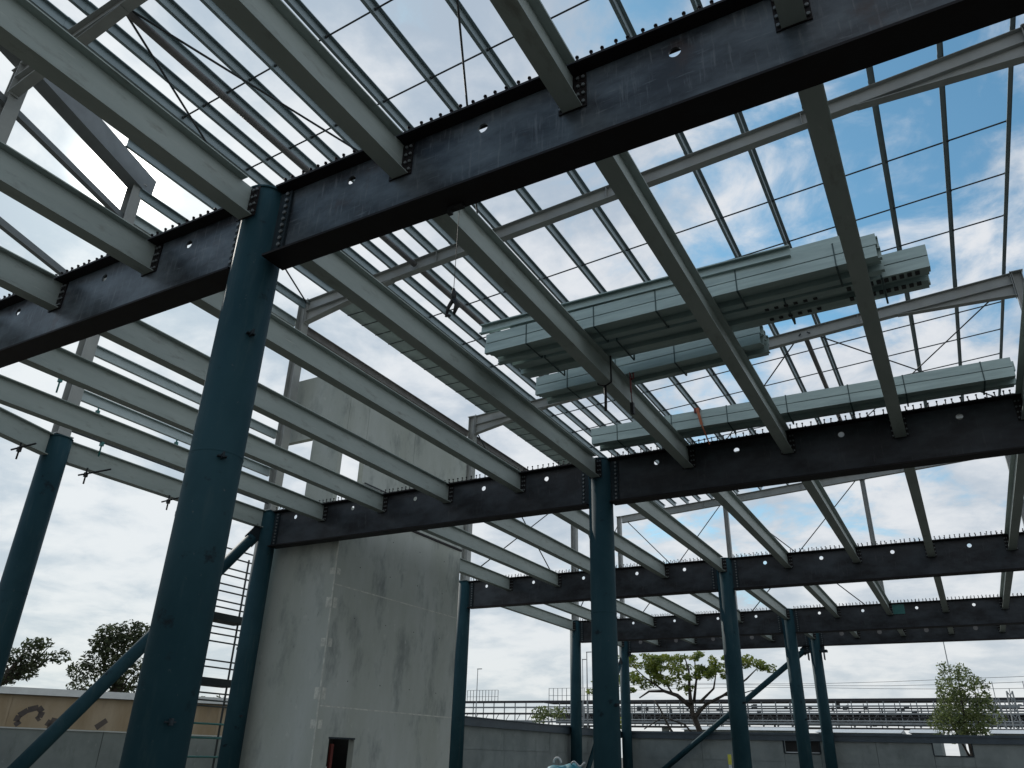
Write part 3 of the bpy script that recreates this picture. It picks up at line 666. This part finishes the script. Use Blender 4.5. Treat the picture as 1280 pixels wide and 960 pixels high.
# ------------------------------------------------------------------ concrete core
CXF = -12.45                                     # east face
def core():
    ox, oy = CXF - 1.0, 16.5
    t = thing('concrete_core', 'grey precast concrete stair core left of centre, rising through the floor', 'concrete core', (ox, oy, 0))
    def panel(name, a, b, mat='concrete', parent=t):
        m = MB().mm((a[0] - ox, a[1] - oy, a[2]), (b[0] - ox, b[1] - oy, b[2]))
        return obj(name, m.mesh(name, mat), parent)
    th = 0.16
    ys = 13.74; y0, y1 = ys + 0.012, 19.03
    oy0, oy1, oz = 14.20, 15.06, 1.795
    b = MB()
    for (ya, yb, za, zb) in ((y0, oy0, 0, 2.43), (oy1, y1, 0, 2.43), (oy0, oy1, oz, 2.43)):
        b.mm((CXF - th - ox, ya - oy, za), (CXF - ox, yb - oy, zb))
    obj('wall_panel', b.mesh('wall_panel', 'concrete'), t)
    for za, zb in ((2.446, 5.047), (5.063, 6.97)):
        panel('wall_panel', (CXF - th, y0, za), (CXF, y1, zb))
    for z in (2.438, 5.055):
        panel('joint_strip', (CXF - th + 0.01, y0 + 0.02, z - 0.013), (CXF + 0.003, y1 - 0.01, z + 0.013), 'grout')
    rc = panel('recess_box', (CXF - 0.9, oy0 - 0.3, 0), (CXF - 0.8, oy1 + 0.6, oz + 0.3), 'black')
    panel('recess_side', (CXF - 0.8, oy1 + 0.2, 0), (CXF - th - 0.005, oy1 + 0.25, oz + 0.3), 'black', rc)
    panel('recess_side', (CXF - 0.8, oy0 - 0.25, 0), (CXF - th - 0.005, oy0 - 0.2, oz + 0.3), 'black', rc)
    panel('red_hose', (CXF - 0.42, 14.72, 0), (CXF - 0.36, 14.80, oz - 0.1), 'red', rc)
    panel('white_box', (CXF - 0.3, 14.26, 0.95), (CXF - 0.2, 14.46, 1.24), 'white', rc)
    panel('opening_frame', (CXF - th + 0.01, oy0 - 0.02, oz), (CXF + 0.004, oy1 + 0.02, oz + 0.035), 'plate')
    panel('top_angle', (CXF - th - 0.02, 16.3, 6.975), (CXF + 0.03, y1 + 0.02, 7.03), 'girder_flange')
    # south wall
    panel('wall_panel', (CXF - 2.15, ys, 0), (CXF - 0.035, ys + 0.15, 6.44))
    panel('grout_seam', (CXF - 0.034, ys - 0.004, 0), (CXF - 0.001, ys + 0.010, 6.44), 'grout')
    for z, h in ((5.36, .15), (4.64, .24), (3.76, .18), (2.69, .24), (2.07, .18)):
        panel('weld_plate', (CXF - 0.02, ys + 0.05, z - h / 2), (CXF + 0.005, ys + 0.17, z + h / 2), 'grout')
        panel('weld_plate', (CXF - 0.17, ys - 0.006, z - h / 2), (CXF - 0.05, ys + 0.02, z + h / 2), 'grout')
    hb = MB()
    for yy in (14.6, 15.8, 17.0, 18.2):
        for zz in (3.0, 4.4, 5.6, 6.5): hb.tube([(CXF + 0.002 - ox, yy - oy, zz), (CXF - 0.02 - ox, yy - oy, zz)], 0.014, 8)
    obj('tie_hole', hb.mesh('tie_hole', 'black'), t, kind='stuff')
    # upper storey, set back
    X2 = CXF - 0.35; zt = 10.75; z0 = 6.90; zl = 8.92
    for (ya, yb, za, zb) in ((ys + 0.16, 14.68, zl, zt), (14.69, 16.8, z0, zt), (16.812, 19.62, z0, zt)):
        panel('upper_panel', (X2 - th, ya, za), (X2, yb, zb))
    panel('upper_panel', (X2 - 1.0, ys, z0), (X2 - 0.05, ys + 0.15, zl))
    panel('upper_panel', (X2 - 2.2, ys, zl + 0.004), (X2, ys + 0.15, zt))
    r = MB(); r.tube([(X2 + 0.06 - ox, 14.75 - oy, 7.85), (X2 + 0.06 - ox, 15.7 - oy, 7.85)], 0.02, 8).tube([(X2 + 0.06 - ox, 15.7 - oy, 7.85), (X2 + 0.06 - ox, 15.7 - oy, 6.95)], 0.02, 8)
    obj('guard_rail', r.mesh('guard_rail', 'rod'), t)
core()
# scaffold beside the core, seen between two columns
def scaffold():
    t = thing('access_scaffold', 'scaffold rails and boards seen in the gap beside the nearest column', 'scaffold', (-15.6, 14.0, 0))
    def y(v): return v - 14.0
    for k, z in enumerate((6.1, 5.85, 5.62, 5.42, 5.22, 5.02, 4.82, 4.64, 4.2, 4.02, 3.86, 3.42, 3.28, 2.7, 2.55, 2.42)):
        r_ = obj('ledger', cached('ledger', lambda: MB().tube([(0, -1.9, 0), (0, 0.25, 0)], 0.02, 6).mesh('ledger', 'rod')), t, (0.0 if k % 2 else -0.12, 0, z))
    for z in (4.42, 2.95):
        obj('board', boxmesh('scaffold_board', (0.5, 2.1, 0.16), 'plate'), t, (-0.2, -0.85, z))
    for yy in (-1.8, 0.2):
        obj('standard', cached('standard', lambda: MB().tube([(0, 0, 0), (0, 0, 6.0)], 0.025, 8).mesh('standard', 'rod')), t, (-0.3, yy, 0))
    for z, l in ((3.75, .45), (3.5, .35), (5.15, .2)):
        obj('stub_bar', MB().box((0.1, 0.4 - l / 2, 0), (0.05, l, 0.06)).mesh('stub_bar', 'black'), t, (0, 0, z))
    for z in (2.05, 1.75, 1.35):
        obj('green_rail', MB().tube([(-0.2, -1.9, 0), (-0.2, 0.25, 0)], 0.025, 6).mesh('green_rail', 'green'), t, (0, 0, z))
scaffold()

# ------------------------------------------------------------------ perimeter walls
def side_wall():
    t = thing('side_wall', 'grey precast side wall with dark capping, right of the concrete core', 'wall', (-14.95, 27.0, 0))
    for k in range(4):
        ya = -4.4 + k * 3.675
        for za, zb in ((0, 1.69), (1.702, 2.42)):
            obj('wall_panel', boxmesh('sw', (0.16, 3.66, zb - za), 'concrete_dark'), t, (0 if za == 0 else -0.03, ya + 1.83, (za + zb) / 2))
    obj('joint_backing', MB().mm((-0.05, -4.38, 0), (0.0, 10.28, 2.41)).mesh('joint_backing', 'concrete_dark'), t)
    obj('capping', MB().mm((-0.14, -4.4, 2.405), (0.16, 10.4, 2.66)).mm((-0.16, -4.4, 2.66), (0.2, 10.4, 2.69)).mesh('capping', 'coping'), t)
side_wall()
def back_wall():
    Y = 37.85
    t = thing('back_wall', 'low grey precast back wall with dark capping and small openings', 'wall', (0, Y, 0))
    opens = [(-7.50, -6.0, 1.93, 2.42), (-1.72, -0.33, 1.96, 2.42)]
    xs = [-14.8, -11.1, -7.50, -6.0, -3.8, -1.72, -0.33, 3.4, 7.0]
    for a, b in zip(xs[:-1], xs[1:]):
        hole = any(abs(a - o[0]) < 0.01 for o in opens)
        obj('joint_backing', MB().mm((a - 0.004, 0.02, 0), (b - 0.004, 0.06, 1.92 if hole else 2.42)).mesh('joint_backing', 'concrete_dark'), t)
        for za, zb in ((0, 1.59), (1.60, 1.94 if hole else 2.43)):
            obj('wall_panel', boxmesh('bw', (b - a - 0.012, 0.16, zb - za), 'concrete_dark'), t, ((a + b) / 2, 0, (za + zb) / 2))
    obj('capping', MB().mm((-14.8, -0.16, 2.42), (7, 0.12, 2.64)).mm((-14.8, -0.2, 2.64), (7, 0.16, 2.73)).mesh('capping', 'coping'), t)
    for o in opens:
        b = MB(); b.mm((o[0], -0.1, o[2] - 0.02), (o[1], 0.1, o[2] + 0.02))
        for x in (o[0], o[1]): b.mm((x - 0.02, -0.1, o[2] + 0.02), (x + 0.02, 0.1, 2.42))
        obj('opening_frame', b.mesh('opening_frame', 'plate'), t)
        if o[0] < -5:
            obj('opening_shade_sheet', MB().mm((o[0], 0.30, 1.9), (o[1], 0.34, 2.6)).mesh('opening_shade_sheet', 'black'), t)  # added black sheet stands in for the shade inside this opening
            obj('pale_sill', MB().mm((o[0] + 0.1, -0.12, o[2] + 0.021), (o[1] - 0.05, 0.1, o[2] + 0.06)).mesh('pale_sill', 'shed'), t)
back_wall()
def left_wall():
    t = thing('boundary_wall', 'low dark grey boundary wall at the bottom left corner', 'wall', (-20, 14, 0), 0)
    for k in range(7):
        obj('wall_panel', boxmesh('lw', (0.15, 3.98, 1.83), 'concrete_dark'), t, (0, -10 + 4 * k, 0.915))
    obj('capping', boxmesh('lwc', (0.2, 28.0, 0.03), 'white'), t, (0, 2, 1.848))
left_wall()
# tan building beyond
def tan_building():
    p0 = Vector((-45.0, 13.2, 0)); p1 = Vector((-29.4, 36.4, 0)); d = p1 - p0; L = d.length
    t = thing('tan_building', 'low tan building with white fascia and black graffiti at lower left', 'building', ((p0 + p1) / 2)[:], math.atan2(d.y, d.x))
    obj('wall', MB().mm((-L / 2, 0, 0), (L / 2, 6, 3.48)).mesh('wall', 'tan'), t)
    obj('fascia', MB().mm((-L / 2 - 0.1, -0.25, 3.50), (L / 2 + 0.1, 6.2, 3.80)).mesh('fascia', 'white'), t)
    n = 9
    for k in range(n):
        obj('pilaster', boxmesh('pilaster', (0.12, 0.04, 3.44), 'tan'), t, (-L / 2 + L * (k + .5) / n, -0.02, 1.74))
    # graffiti strokes
    def stroke(pts, w):
        b = MB()
        for a, c in zip(pts[:-1], pts[1:]):
            v = Vector((c[0] - a[0], 0, c[1] - a[1])); nn = Vector((-v.z, 0, v.x)).normalized() * w / 2
            A = Vector((a[0], -0.006, a[1])); B = Vector((c[0], -0.006, c[1])); b.quad(A - nn, B - nn * .9, B + nn * .9, A + nn)
        return b.mesh('graffiti', 'spray')
    g0 = -1.6
    def at(px, z): return (g0 + px, z)
    # s coordinate along the wall of the point that lies in the direction of the photo's scrawl
    for sh, strokes in ((0, ([(-.9, 2.2), (-1.05, 2.35), (-1.0, 2.6), (-.7, 2.85), (-.3, 2.98), (-.1, 2.8), (-.15, 2.55), (-.25, 2.45)], [(.25, 2.2), (.35, 2.45), (.7, 2.4), (1.0, 2.45), (1.15, 2.62)], [(.25, 2.2), (.7, 2.22), (1.1, 2.38), (1.3, 2.6)], [(2.3, 2.2), (2.7, 2.55)])),
                        (5.0, ([(-.2, 2.2), (.2, 2.35), (.6, 2.3)], [(.8, 2.2), (.9, 2.75)]))):
        for s_ in strokes: obj('graffiti', stroke([at(a + sh, z) for a, z in s_], 0.26), t)
    obj('vent_hood', MB().box((4.0, -0.12, 3.2), (0.22, 0.2, 0.5)).mesh('vent_hood', 'white'), t)
tan_building()

# ------------------------------------------------------------------ vegetation
def leaf_cloud(name, blobs, per, size, mat, seed):
    r = random.Random(seed); b = MB()
    for (c, rad) in blobs:
        n_ = int(per * rad[0] * rad[2])
        for _ in range(n_):
            while True:
                p = Vector((r.uniform(-1, 1), r.uniform(-1, 1), r.uniform(-1, 1)))
                if p.length < 1: break
            if p.length < 0.45 and r.random() < 0.6: p = p.normalized() * r.uniform(.5, 1)
            p = Vector((c[0] + p.x * rad[0], c[1] + p.y * rad[1], c[2] + p.z * rad[2]))
            s = size * r.uniform(.6, 1.4)
            a = Vector((r.gauss(0, 1), r.gauss(0, 1), r.gauss(0, .7))).normalized(); q = a.cross(Vector((r.gauss(0, 1), r.gauss(0, 1), r.gauss(0, 1)))).normalized()
            b.quad(p - a * s, p - q * s * .42, p + a * s, p + q * s * .42)
    return b.mesh(name, mat)
def tree(name, label, base, limbs, blobs, per, size, leaf, seed, cat='tree', jy=1.2):
    r = random.Random(seed)
    t = thing(name, label, cat, base)
    B = Vector(base)
    tr = MB()
    for pts, r0, r1 in limbs:
        k = len(pts); tr.tube([Vector(p) - B for p in pts], [r0 + (r1 - r0) * i / (k - 1) for i in range(k)], 8)
    obj('trunk', tr.mesh('trunk', 'bark'), t)
    bb = [((c[0] - B.x + 0, c[1] - B.y + r.uniform(-jy, jy), c[2] - B.z), rad) for c, rad in blobs]
    obj('crown', leaf_cloud('crown', bb, per, size, leaf, seed), t)
def split_blobs(bl, n, sp=0.75, sh=0.55):
    out = []; r = random.Random(3)
    for c, (a, b, d) in bl:
        for _ in range(n):
            out.append(((c[0] + r.uniform(-a, a) * sp, c[1] + r.uniform(-b, b) * sp, c[2] + r.uniform(-d, d) * sp), (a * sh * r.uniform(.7, 1.2), b * sh, d * sh * r.uniform(.8, 1.5))))
    return out
Y = 50.0
def P(l): return [(x, Y + random.uniform(-.6, .6), z) for x, z in l]
limbs = [(P([(-14.7, 0), (-14.78, 1.5), (-14.82, 3.2), (-15.0, 4.2), (-15.12, 4.8)]), .24, .13),
         (P([(-15.05, 4.4), (-15.84, 5.11), (-16.85, 5.41), (-17.65, 5.36), (-18.47, 5.02)]), .15, .04),
         (P([(-16.0, 2.6), (-16.48, 3.29), (-17.18, 4.43), (-17.68, 4.89)]), .09, .04),
         (P([(-15.05, 4.65), (-15.1, 5.57), (-15.21, 6.62), (-15.54, 7.47)]), .13, .03),
         (P([(-15.0, 4.8), (-14.69, 6.03), (-14.91, 7.3)]), .10, .03),
         (P([(-14.85, 3.9), (-14.36, 4.65), (-13.09, 5.09), (-11.56, 5.98), (-10.9, 6.53)]), .13, .03),
         (P([(-14.58, 4.7), (-13.79, 5.55), (-13.33, 6.47)]), .09, .03),
         (P([(-16.3, 5.2), (-16.9, 6.1), (-17.2, 7.0)]), .07, .02), (P([(-16.85, 5.41), (-17.9, 6.2), (-18.8, 7.0)]), .06, .02),
         (P([(-13.09, 5.09), (-12.2, 5.2), (-10.9, 5.5)]), .05, .02), (P([(-14.78, 2.6), (-15.7, 3.5), (-17.0, 3.9), (-18.2, 3.2)]), .07, .03)]
crown = [((-16.95, Y, 7.0), (.75, .8, .42)), ((-17.75, Y, 6.62), (.6, .7, .36)), ((-16.2, Y, 6.98), (.5, .7, .35)), ((-18.2, Y, 5.95), (.55, .6, .30)), ((-18.85, Y, 7.3), (.5, .6, .33)), ((-19.0, Y, 6.3), (.5, .6, .32)),
         ((-17.34, Y, 6.05), (.55, .6, .26)), ((-15.37, Y, 6.27), (.5, .6, .36)), ((-15.23, Y, 5.6), (.34, .5, .26)), ((-14.59, Y, 6.49), (.45, .6, .30)), ((-13.66, Y, 6.9), (.6, .7, .36)), ((-13.3, Y, 6.35), (.55, .6, .36)),
         ((-14.38, Y, 7.4), (.45, .5, .24)), ((-11.33, Y, 6.95), (.7, .6, .30)), ((-10.7, Y, 6.7), (.55, .5, .2)), ((-16.57, Y, 5.85), (.3, .5, .18)), ((-19.0, Y, 5.6), (.35, .5, .22)), ((-12.3, Y, 7.15), (.45, .5, .22)), ((-17.4, Y, 7.45), (.5, .5, .2)), ((-15.9, Y, 7.5), (.5, .5, .18)), ((-20.2, Y, 6.4), (.5, .5, .4)), ((-21, Y, 5.6), (.5, .5, .4))]
tree('spreading_tree', 'spreading tree with bright green leaves behind the back wall', (-14.7, 50, 0), limbs, split_blobs(crown, 6, 0.95, 0.62), 1150, 0.10, 'leaf_light', 11)
Y = 46.0
r4 = random.Random(12); c4 = []
while len(c4) < 74:
    p = Vector((r4.uniform(-1, 1), r4.uniform(-1, 1), r4.uniform(-1, 1)))
    if p.length > 1: continue
    zz = 4.25 + p.z * 2.0; w_ = 1.42 if zz < 5.2 else 1.42 - (zz - 5.2) * .35
    c4.append((-0.48 + p.x * w_ * 1.22, Y + p.y * 1.2, zz, r4.uniform(.28, .46)))
tree('young_gum_tree', 'upright bushy green tree behind the back wall near the right edge', (-0.5, 46, 0), [(P([(-0.5, 0), (-0.48, 1.5), (-0.5, 3.2), (-0.35, 5.9)]), .12, .02), (P([(-0.5, 1.8), (-1.0, 3.2), (-1.3, 5.0)]), .06, .015), (P([(-0.5, 2.0), (0.1, 3.6), (0.3, 5.7)]), .06, .015)],
     [((x, y, z), (r_, r_, r_ * .85)) for x, y, z, r_ in c4], 620, 0.085, 'leaf_mid', 5, jy=.05)
def left_tree(name, label, pts, rad, leaf, base, seed, per=85, size=.14):
    cx = sum(p[0] for p in pts) / len(pts); cy = sum(p[1] for p in pts) / len(pts)
    zmin = min(p[2] for p in pts)
    limbs = [([(base[0], base[1], 0), (base[0] + .1, base[1], zmin * .5), ((base[0] + cx) / 2, (base[1] + cy) / 2, zmin), (cx, cy, zmin + 1.6)], .32, .1)]
    for p in pts[::2]: limbs.append(([((base[0] + cx) / 2, (base[1] + cy) / 2, zmin - .3), ((p[0] + cx) / 2, (p[1] + cy) / 2, (p[2] + zmin) / 2), p], .10, .02))
    tree(name, label, base, limbs, [(p, (rad * random.uniform(.7, 1.15), rad, rad * random.uniform(.55, .85))) for p in pts], per, size, leaf, seed, jy=.6)
TM = [(-50.98, 35.29, 8.3), (-51.43, 34.63, 8.4), (-50.68, 35.71, 8.7), (-50.15, 36.46, 8.6), (-51.16, 35.03, 7.58), (-50.6, 35.82, 7.79), (-51.62, 34.34, 7.8), (-51.59, 34.39, 6.61), (-51.02, 35.22, 6.55), (-50.47, 36.01, 6.75), (-50.15, 36.46, 7.71), (-51.9, 33.9, 5.83), (-51.18, 34.99, 5.63), (-50.62, 35.79, 5.69), (-52.1, 33.7, 4.82), (-50.16, 36.44, 5.48), (-49.98, 36.69, 6.41), (-49.6, 37.3, 8.2), (-49.2, 37.8, 7.2), (-51.2, 34.9, 4.7), (-50.4, 36.1, 4.5), (-49.5, 37.5, 5.3)]
left_tree('dark_gum_tree', 'dense dark gum tree rising behind the tan building', TM, .98, 'leaf_dark', (-50.3, 36.2, 0), 21, 460, .14)
TL = [(-53.85, 30.73, 7.0), (-53.47, 31.39, 7.25), (-53.13, 31.96, 7.4), (-53.79, 30.83, 6.3), (-53.45, 31.41, 6.35), (-53.1, 32.0, 6.4), (-53.81, 30.8, 5.56), (-53.53, 31.29, 5.6), (-52.96, 32.25, 6.68), (-53.96, 30.53, 5.05), (-54.17, 30.17, 5.75), (-54.04, 30.38, 6.51), (-54.5, 29.6, 6.46), (-54.9, 28.9, 6.9), (-55, 28.7, 6)]
left_tree('sparse_gum_tree', 'open dark gum tree at the left edge behind the far left column', TL, .70, 'leaf_dark', (-54.6, 29.4, 0), 22, 420, .14)
def shrub(label, c, r_, leaf, seed, n=4):
    rr = random.Random(seed); t = thing('shrub', label, 'shrub', (c[0], c[1], 0))
    obj('stem', MB().tube([(0, 0, 0), (.1, 0, c[2] * .6), (0, 0, c[2])], [.07, .05, .02], 6).mesh('stem', 'bark'), t)
    bl = [((rr.uniform(-r_, r_), rr.uniform(-r_, r_) * .5, c[2] + rr.uniform(-.5, .4) * r_), (r_ * .7, r_ * .6, r_ * .5)) for _ in range(n)]
    obj('crown', leaf_cloud('crown', bl, 260, .12, leaf, seed), t)
shrub('dark shrub showing in the gap beside the nearest column', (-46.5, 41.0, 4.4), 1.0, 'leaf_dark', 31, 6)
shrub('olive green shrub above the side wall capping', (-23.75, 48.0, 3.85), 0.85, 'leaf_mid', 32, 6)
shrub('pale green bush by the back wall under the spreading tree', (-18.6, 46.0, 3.1), 0.7, 'leaf_light', 33, 5)

# ------------------------------------------------------------------ background: viaduct, sheds, poles, wires
def viaduct():
    t = thing('rail_viaduct', 'long elevated steel lattice viaduct across the background behind the back wall', 'viaduct', (-22, 90, 0))
    X0, X1 = -45, 40
    def chord(name, z, h, d, mat, y=0): obj(name, MB().mm((X0, y - d / 2, z - h / 2), (X1, y + d / 2, z + h / 2)).mesh(name, mat), t)
    chord('top_chord', 7.32, 0.26, 3.0, 'steel_far_dark')
    chord('upper_rail', 6.75, 0.14, 0.15, 'steel_far', -1.4); chord('upper_rail', 6.5, 0.08, 0.1, 'steel_far_dark', -1.4)
    chord('middle_chord', 6.05, 0.16, 0.3, 'steel_far', -1.4); chord('middle_chord', 5.72, 0.10, 0.2, 'steel_far_dark', -1.4)
    chord('lower_chord', 5.15, 0.2, 0.4, 'steel_far', -1.4); chord('bottom_chord', 4.75, 0.12, 2.6, 'steel_far_dark')
    chord('back_parapet', 5.55, 0.95, 0.2, 'steel_far', 2.2); chord('back_rail', 6.75, 0.1, 0.1, 'steel_far_dark', 2.2); chord('back_rail', 6.45, 0.06, 0.1, 'steel_far_dark', 2.2); chord('cable_tray', 6.3, 0.12, 0.3, 'steel_far', -1.2); chord('cable_tray', 5.4, 0.07, 0.3, 'shed', -1.45)
    chord('deck', 5.95, 0.12, 2.4, 'steel_far_dark', 0.4)
    b = MB(); n = 58; r = random.Random(4)
    for k in range(n):
        x = X0 + (X1 - X0) * (k + .5) / n
        b.mm((x - .045, -1.47, 4.75), (x + .045, -1.38, 7.2))
        b.bar((x, -1.35, 4.8), (x + .73, -1.35, 6.0), .06); b.bar((x + 1.46, -1.3, 4.8), (x + .73, -1.3, 6.0), .06)
        for q in range(3): b.box((x + .45 * q + r.uniform(0, .3), -0.6 + r.uniform(-.5, .5), r.uniform(4.9, 6.9)), (r.uniform(.08, .5), .2, r.uniform(.08, .5)))
        b.mm((x + .69, 2.0, 4.75), (x + .77, 2.08, 7.2))
        if r.random() < .5: b.bar((x + .3, -1.5, 5.2), (x + .3, -1.5, 6.8), .09)
        if r.random() < .35: b.box((x + r.uniform(0, 1.4), -1.0, 5.55 + r.uniform(-.2, .5)), (r.uniform(.3, 1.0), .3, r.uniform(.15, .35)))
    obj('lattice', b.mesh('lattice', 'steel_far'), t, kind='stuff')
    for k in range(9):
        x = X0 + 5 + k * 9.6
        obj('pier', boxmesh('pier', (.6, .8, 4.7), 'concrete_dark'), t, (x, 0, 2.35))
    t.location = (-22 + 22, 90, 0)
viaduct()
def screen(x0, x1, y, z0, z1, label, n):
    t = thing('safety_screen', label, 'screen', ((x0 + x1) / 2, y, z0))
    b = MB(); L = x1 - x0
    for k in range(n): b.mm((-L / 2 + L * k / (n - 1) - .025, -.03, 0), (-L / 2 + L * k / (n - 1) + .025, .03, z1 - z0))
    b.mm((-L / 2, -.05, z1 - z0 - .04), (L / 2, -.03, z1 - z0)).mm((-L / 2, -.05, (z1 - z0) * .45), (L / 2, -.03, (z1 - z0) * .45 + .04))
    obj('bars', b.mesh('bars', 'steel_far'), t, kind='stuff')
screen(-56.0, -51.5, 89.0, 7.3, 8.75, 'barred safety screen on the viaduct near the concrete core', 11)
screen(-44.4, -38.0, 89.0, 7.3, 8.85, 'barred safety screen on the viaduct left of the corner column', 12)
vx = thing('viaduct_span', 'left viaduct span showing beside the concrete core above the side wall', 'viaduct', (-62, 90, 0))
for nm, z, h, m_ in (('top_chord', 7.32, .26, 'steel_far_dark'), ('upper_rail', 6.7, .16, 'steel_far'), ('middle_chord', 6.0, .2, 'steel_far_dark'), ('lower_chord', 5.15, .25, 'steel_far')):
    obj(nm, MB().mm((-20, -1.5, z - h / 2), (16.9, -1.2, z + h / 2)).mesh(nm, m_), vx)
b = MB()
for k in range(24): b.mm((-20 + k * 1.5, -1.18, 4.8), (-19.9 + k * 1.5, -1.1, 7.2)); b.bar((-20 + k * 1.5, -1.05, 4.9), (-19.25 + k * 1.5, -1.05, 6.0), .06)
obj('lattice', b.mesh('lattice', 'steel_far'), vx, kind='stuff')
for k in range(4): obj('pier', boxmesh('pier', (.6, .8, 4.7), 'concrete_dark'), vx, (-18 + 10 * k, 0, 2.35))
def shed(label, x0, x1, y, h, mat='shed'):
    t = thing('shed', label, 'shed', ((x0 + x1) / 2, y, 0)); L = x1 - x0
    obj('wall', MB().mm((-L / 2, 0, 0), (L / 2, 5, h - .3)).mesh('wall', 'concrete_dark'), t)
    o = MB(); o.v += [(-L / 2 - .2, -.3, h - .3), (L / 2 + .2, -.3, h - .3), (L / 2 + .2, 5.3, h - .3), (-L / 2 - .2, 5.3, h - .3), (-L / 2 - .2, 2.5, h), (L / 2 + .2, 2.5, h)]
    o.f += [(0, 1, 5, 4), (2, 3, 4, 5), (0, 4, 3), (1, 2, 5), (0, 3, 2, 1)]; o.sm += [False] * 5
    obj('roof', o.mesh('roof', mat), t)
shed('low pale shed roof showing above the back wall right of the twin columns', -9.5, -4.6, 60, 3.75)
shed('pale shed roof beside the upright tree', -3.9, -2.3, 62, 3.85)
shed('white shed roof low at the right edge behind the back wall', 0.8, 6.0, 60, 3.8)
shed('pale shed roof low behind the spreading tree trunk', -19.5, -11.5, 62, 3.9)
def pole(label, x, y, h, r0=.09, arms=False):
    t = thing('light_pole', label, 'pole', (x, y, 0), 0, 'thin poles behind the viaduct')
    obj('mast', MB().tube([(0, 0, 0), (0, 0, h)], [r0, r0 * .45], 8).mesh('mast', 'steel_far'), t)
    obj('head', MB().box((.25, 0, h), (.6, .12, .08)).mesh('head', 'steel_far'), t)
pole('thin pole above the side wall near the concrete core', -49.1, 80, 10.3)
pole('thin pole just left of the central column', -35.4, 80, 11.7, .12)
pole('second thin pole just left of the central column', -36.8, 82, 11.2)
pole('thin leaning pole above the upright tree', -1.2, 80, 11.6)
def pylon(label, x, y, h, w):
    t = thing('lattice_pylon', label, 'pylon', (x, y, 0)); b = MB()
    for sx in (-1, 1):
        for sy in (-1, 1): b.bar((sx * w, sy * w, 0), (sx * w * .45, sy * w * .45, h), .07)
    n = 9
    for k in range(n):
        z0, z1 = h * k / n, h * (k + 1) / n; a = w * (1 - .55 * k / n); c = w * (1 - .55 * (k + 1) / n)
        for sy in (-1, 1): b.bar((-a, sy * a, z0), (c, sy * c, z1), .05); b.bar((a, sy * a, z0), (-c, sy * c, z1), .05)
    obj('lattice', b.mesh('lattice', 'steel_far'), t)
    obj('cross_arm', MB().bar((-1.4, 0, h * .9), (1.4, 0, h * .9), .09).bar((-1.0, 0, h * .9), (-1.0, 0, h * 1.1), .05).bar((1.0, 0, h * .9), (1.0, 0, h * 1.1), .05).mesh('cross_arm', 'steel_far'), t)
pylon('pale lattice pylon right of the upright tree', 1.55, 70, 6.2, .42)
pylon('taller lattice pylon at the right edge', 2.6, 72, 6.8, .4)
for k, (z, y, lb) in enumerate([(9.3, 100, 'lowest overhead wire above the viaduct'), (9.9, 102, 'upper overhead wire near the right edge above the viaduct'), (10.4, 104, 'topmost faint overhead wire above the viaduct')]):
    pts = [(-40 + 8 * i, y, z + .25 * math.sin(i * .9 + k)) for i in range(13)]
    tag(obj('overhead_wire', MB().tube(pts, .022, 5).mesh('overhead_wire', 'rod')), lb, 'wire')

# ------------------------------------------------------------------ small things on the ground
t = thing('tarpaulin_pile', 'teal tarpaulin heap at the foot of the corner column, lowest edge of view', 'tarpaulin', (-12.3, 26, 0))
b = MB(); n = 14
for i in range(n):
    for k in range(n):
        x, y = -1 + 2 * i / (n - 1), -.8 + 1.6 * k / (n - 1)
        z = 1.33 * max(0, (1 - abs(x) ** 4)) * max(0, (1 - abs(y / .8) ** 4)) + .05 * math.sin(7 * x + 3 * y) * (abs(x) < .95)
        b.v.append((x, y, max(z, 0)))
for i in range(n - 1):
    for k in range(n - 1): b.f.append((i * n + k, (i + 1) * n + k, (i + 1) * n + k + 1, i * n + k + 1)); b.sm.append(True)
obj('sheet', b.mesh('sheet', 'teal'), t)
obj('white_loop', MB().tube([(-.25 + .14 * math.cos(a_ / 10 * math.pi), -.2, 1.36 + .16 * math.sin(a_ / 10 * math.pi)) for a_ in range(11)], .035, 8).mesh('white_loop', 'white'), t)
obj('pale_hose', MB().tube([(.3 + .5 * k / 8, -.3, 1.35 + .07 * math.sin(k * .9)) for k in range(9)], .03, 8).mesh('pale_hose', 'shed'), t)
t = thing('hi_vis_marker', 'small yellow and white marker post left of the tree column foot', 'marker', (-7.85, 30, 0))
obj('stake', MB().mm((-.04, -.04, 0), (.04, .04, 1.45)).mesh('stake', 'white'), t)
obj('yellow_band', MB().mm((-.05, -.05, 1.46), (.05, .05, 1.78)).mesh('yellow_band', 'hivis'), t)

print('objects', len(bpy.data.objects))
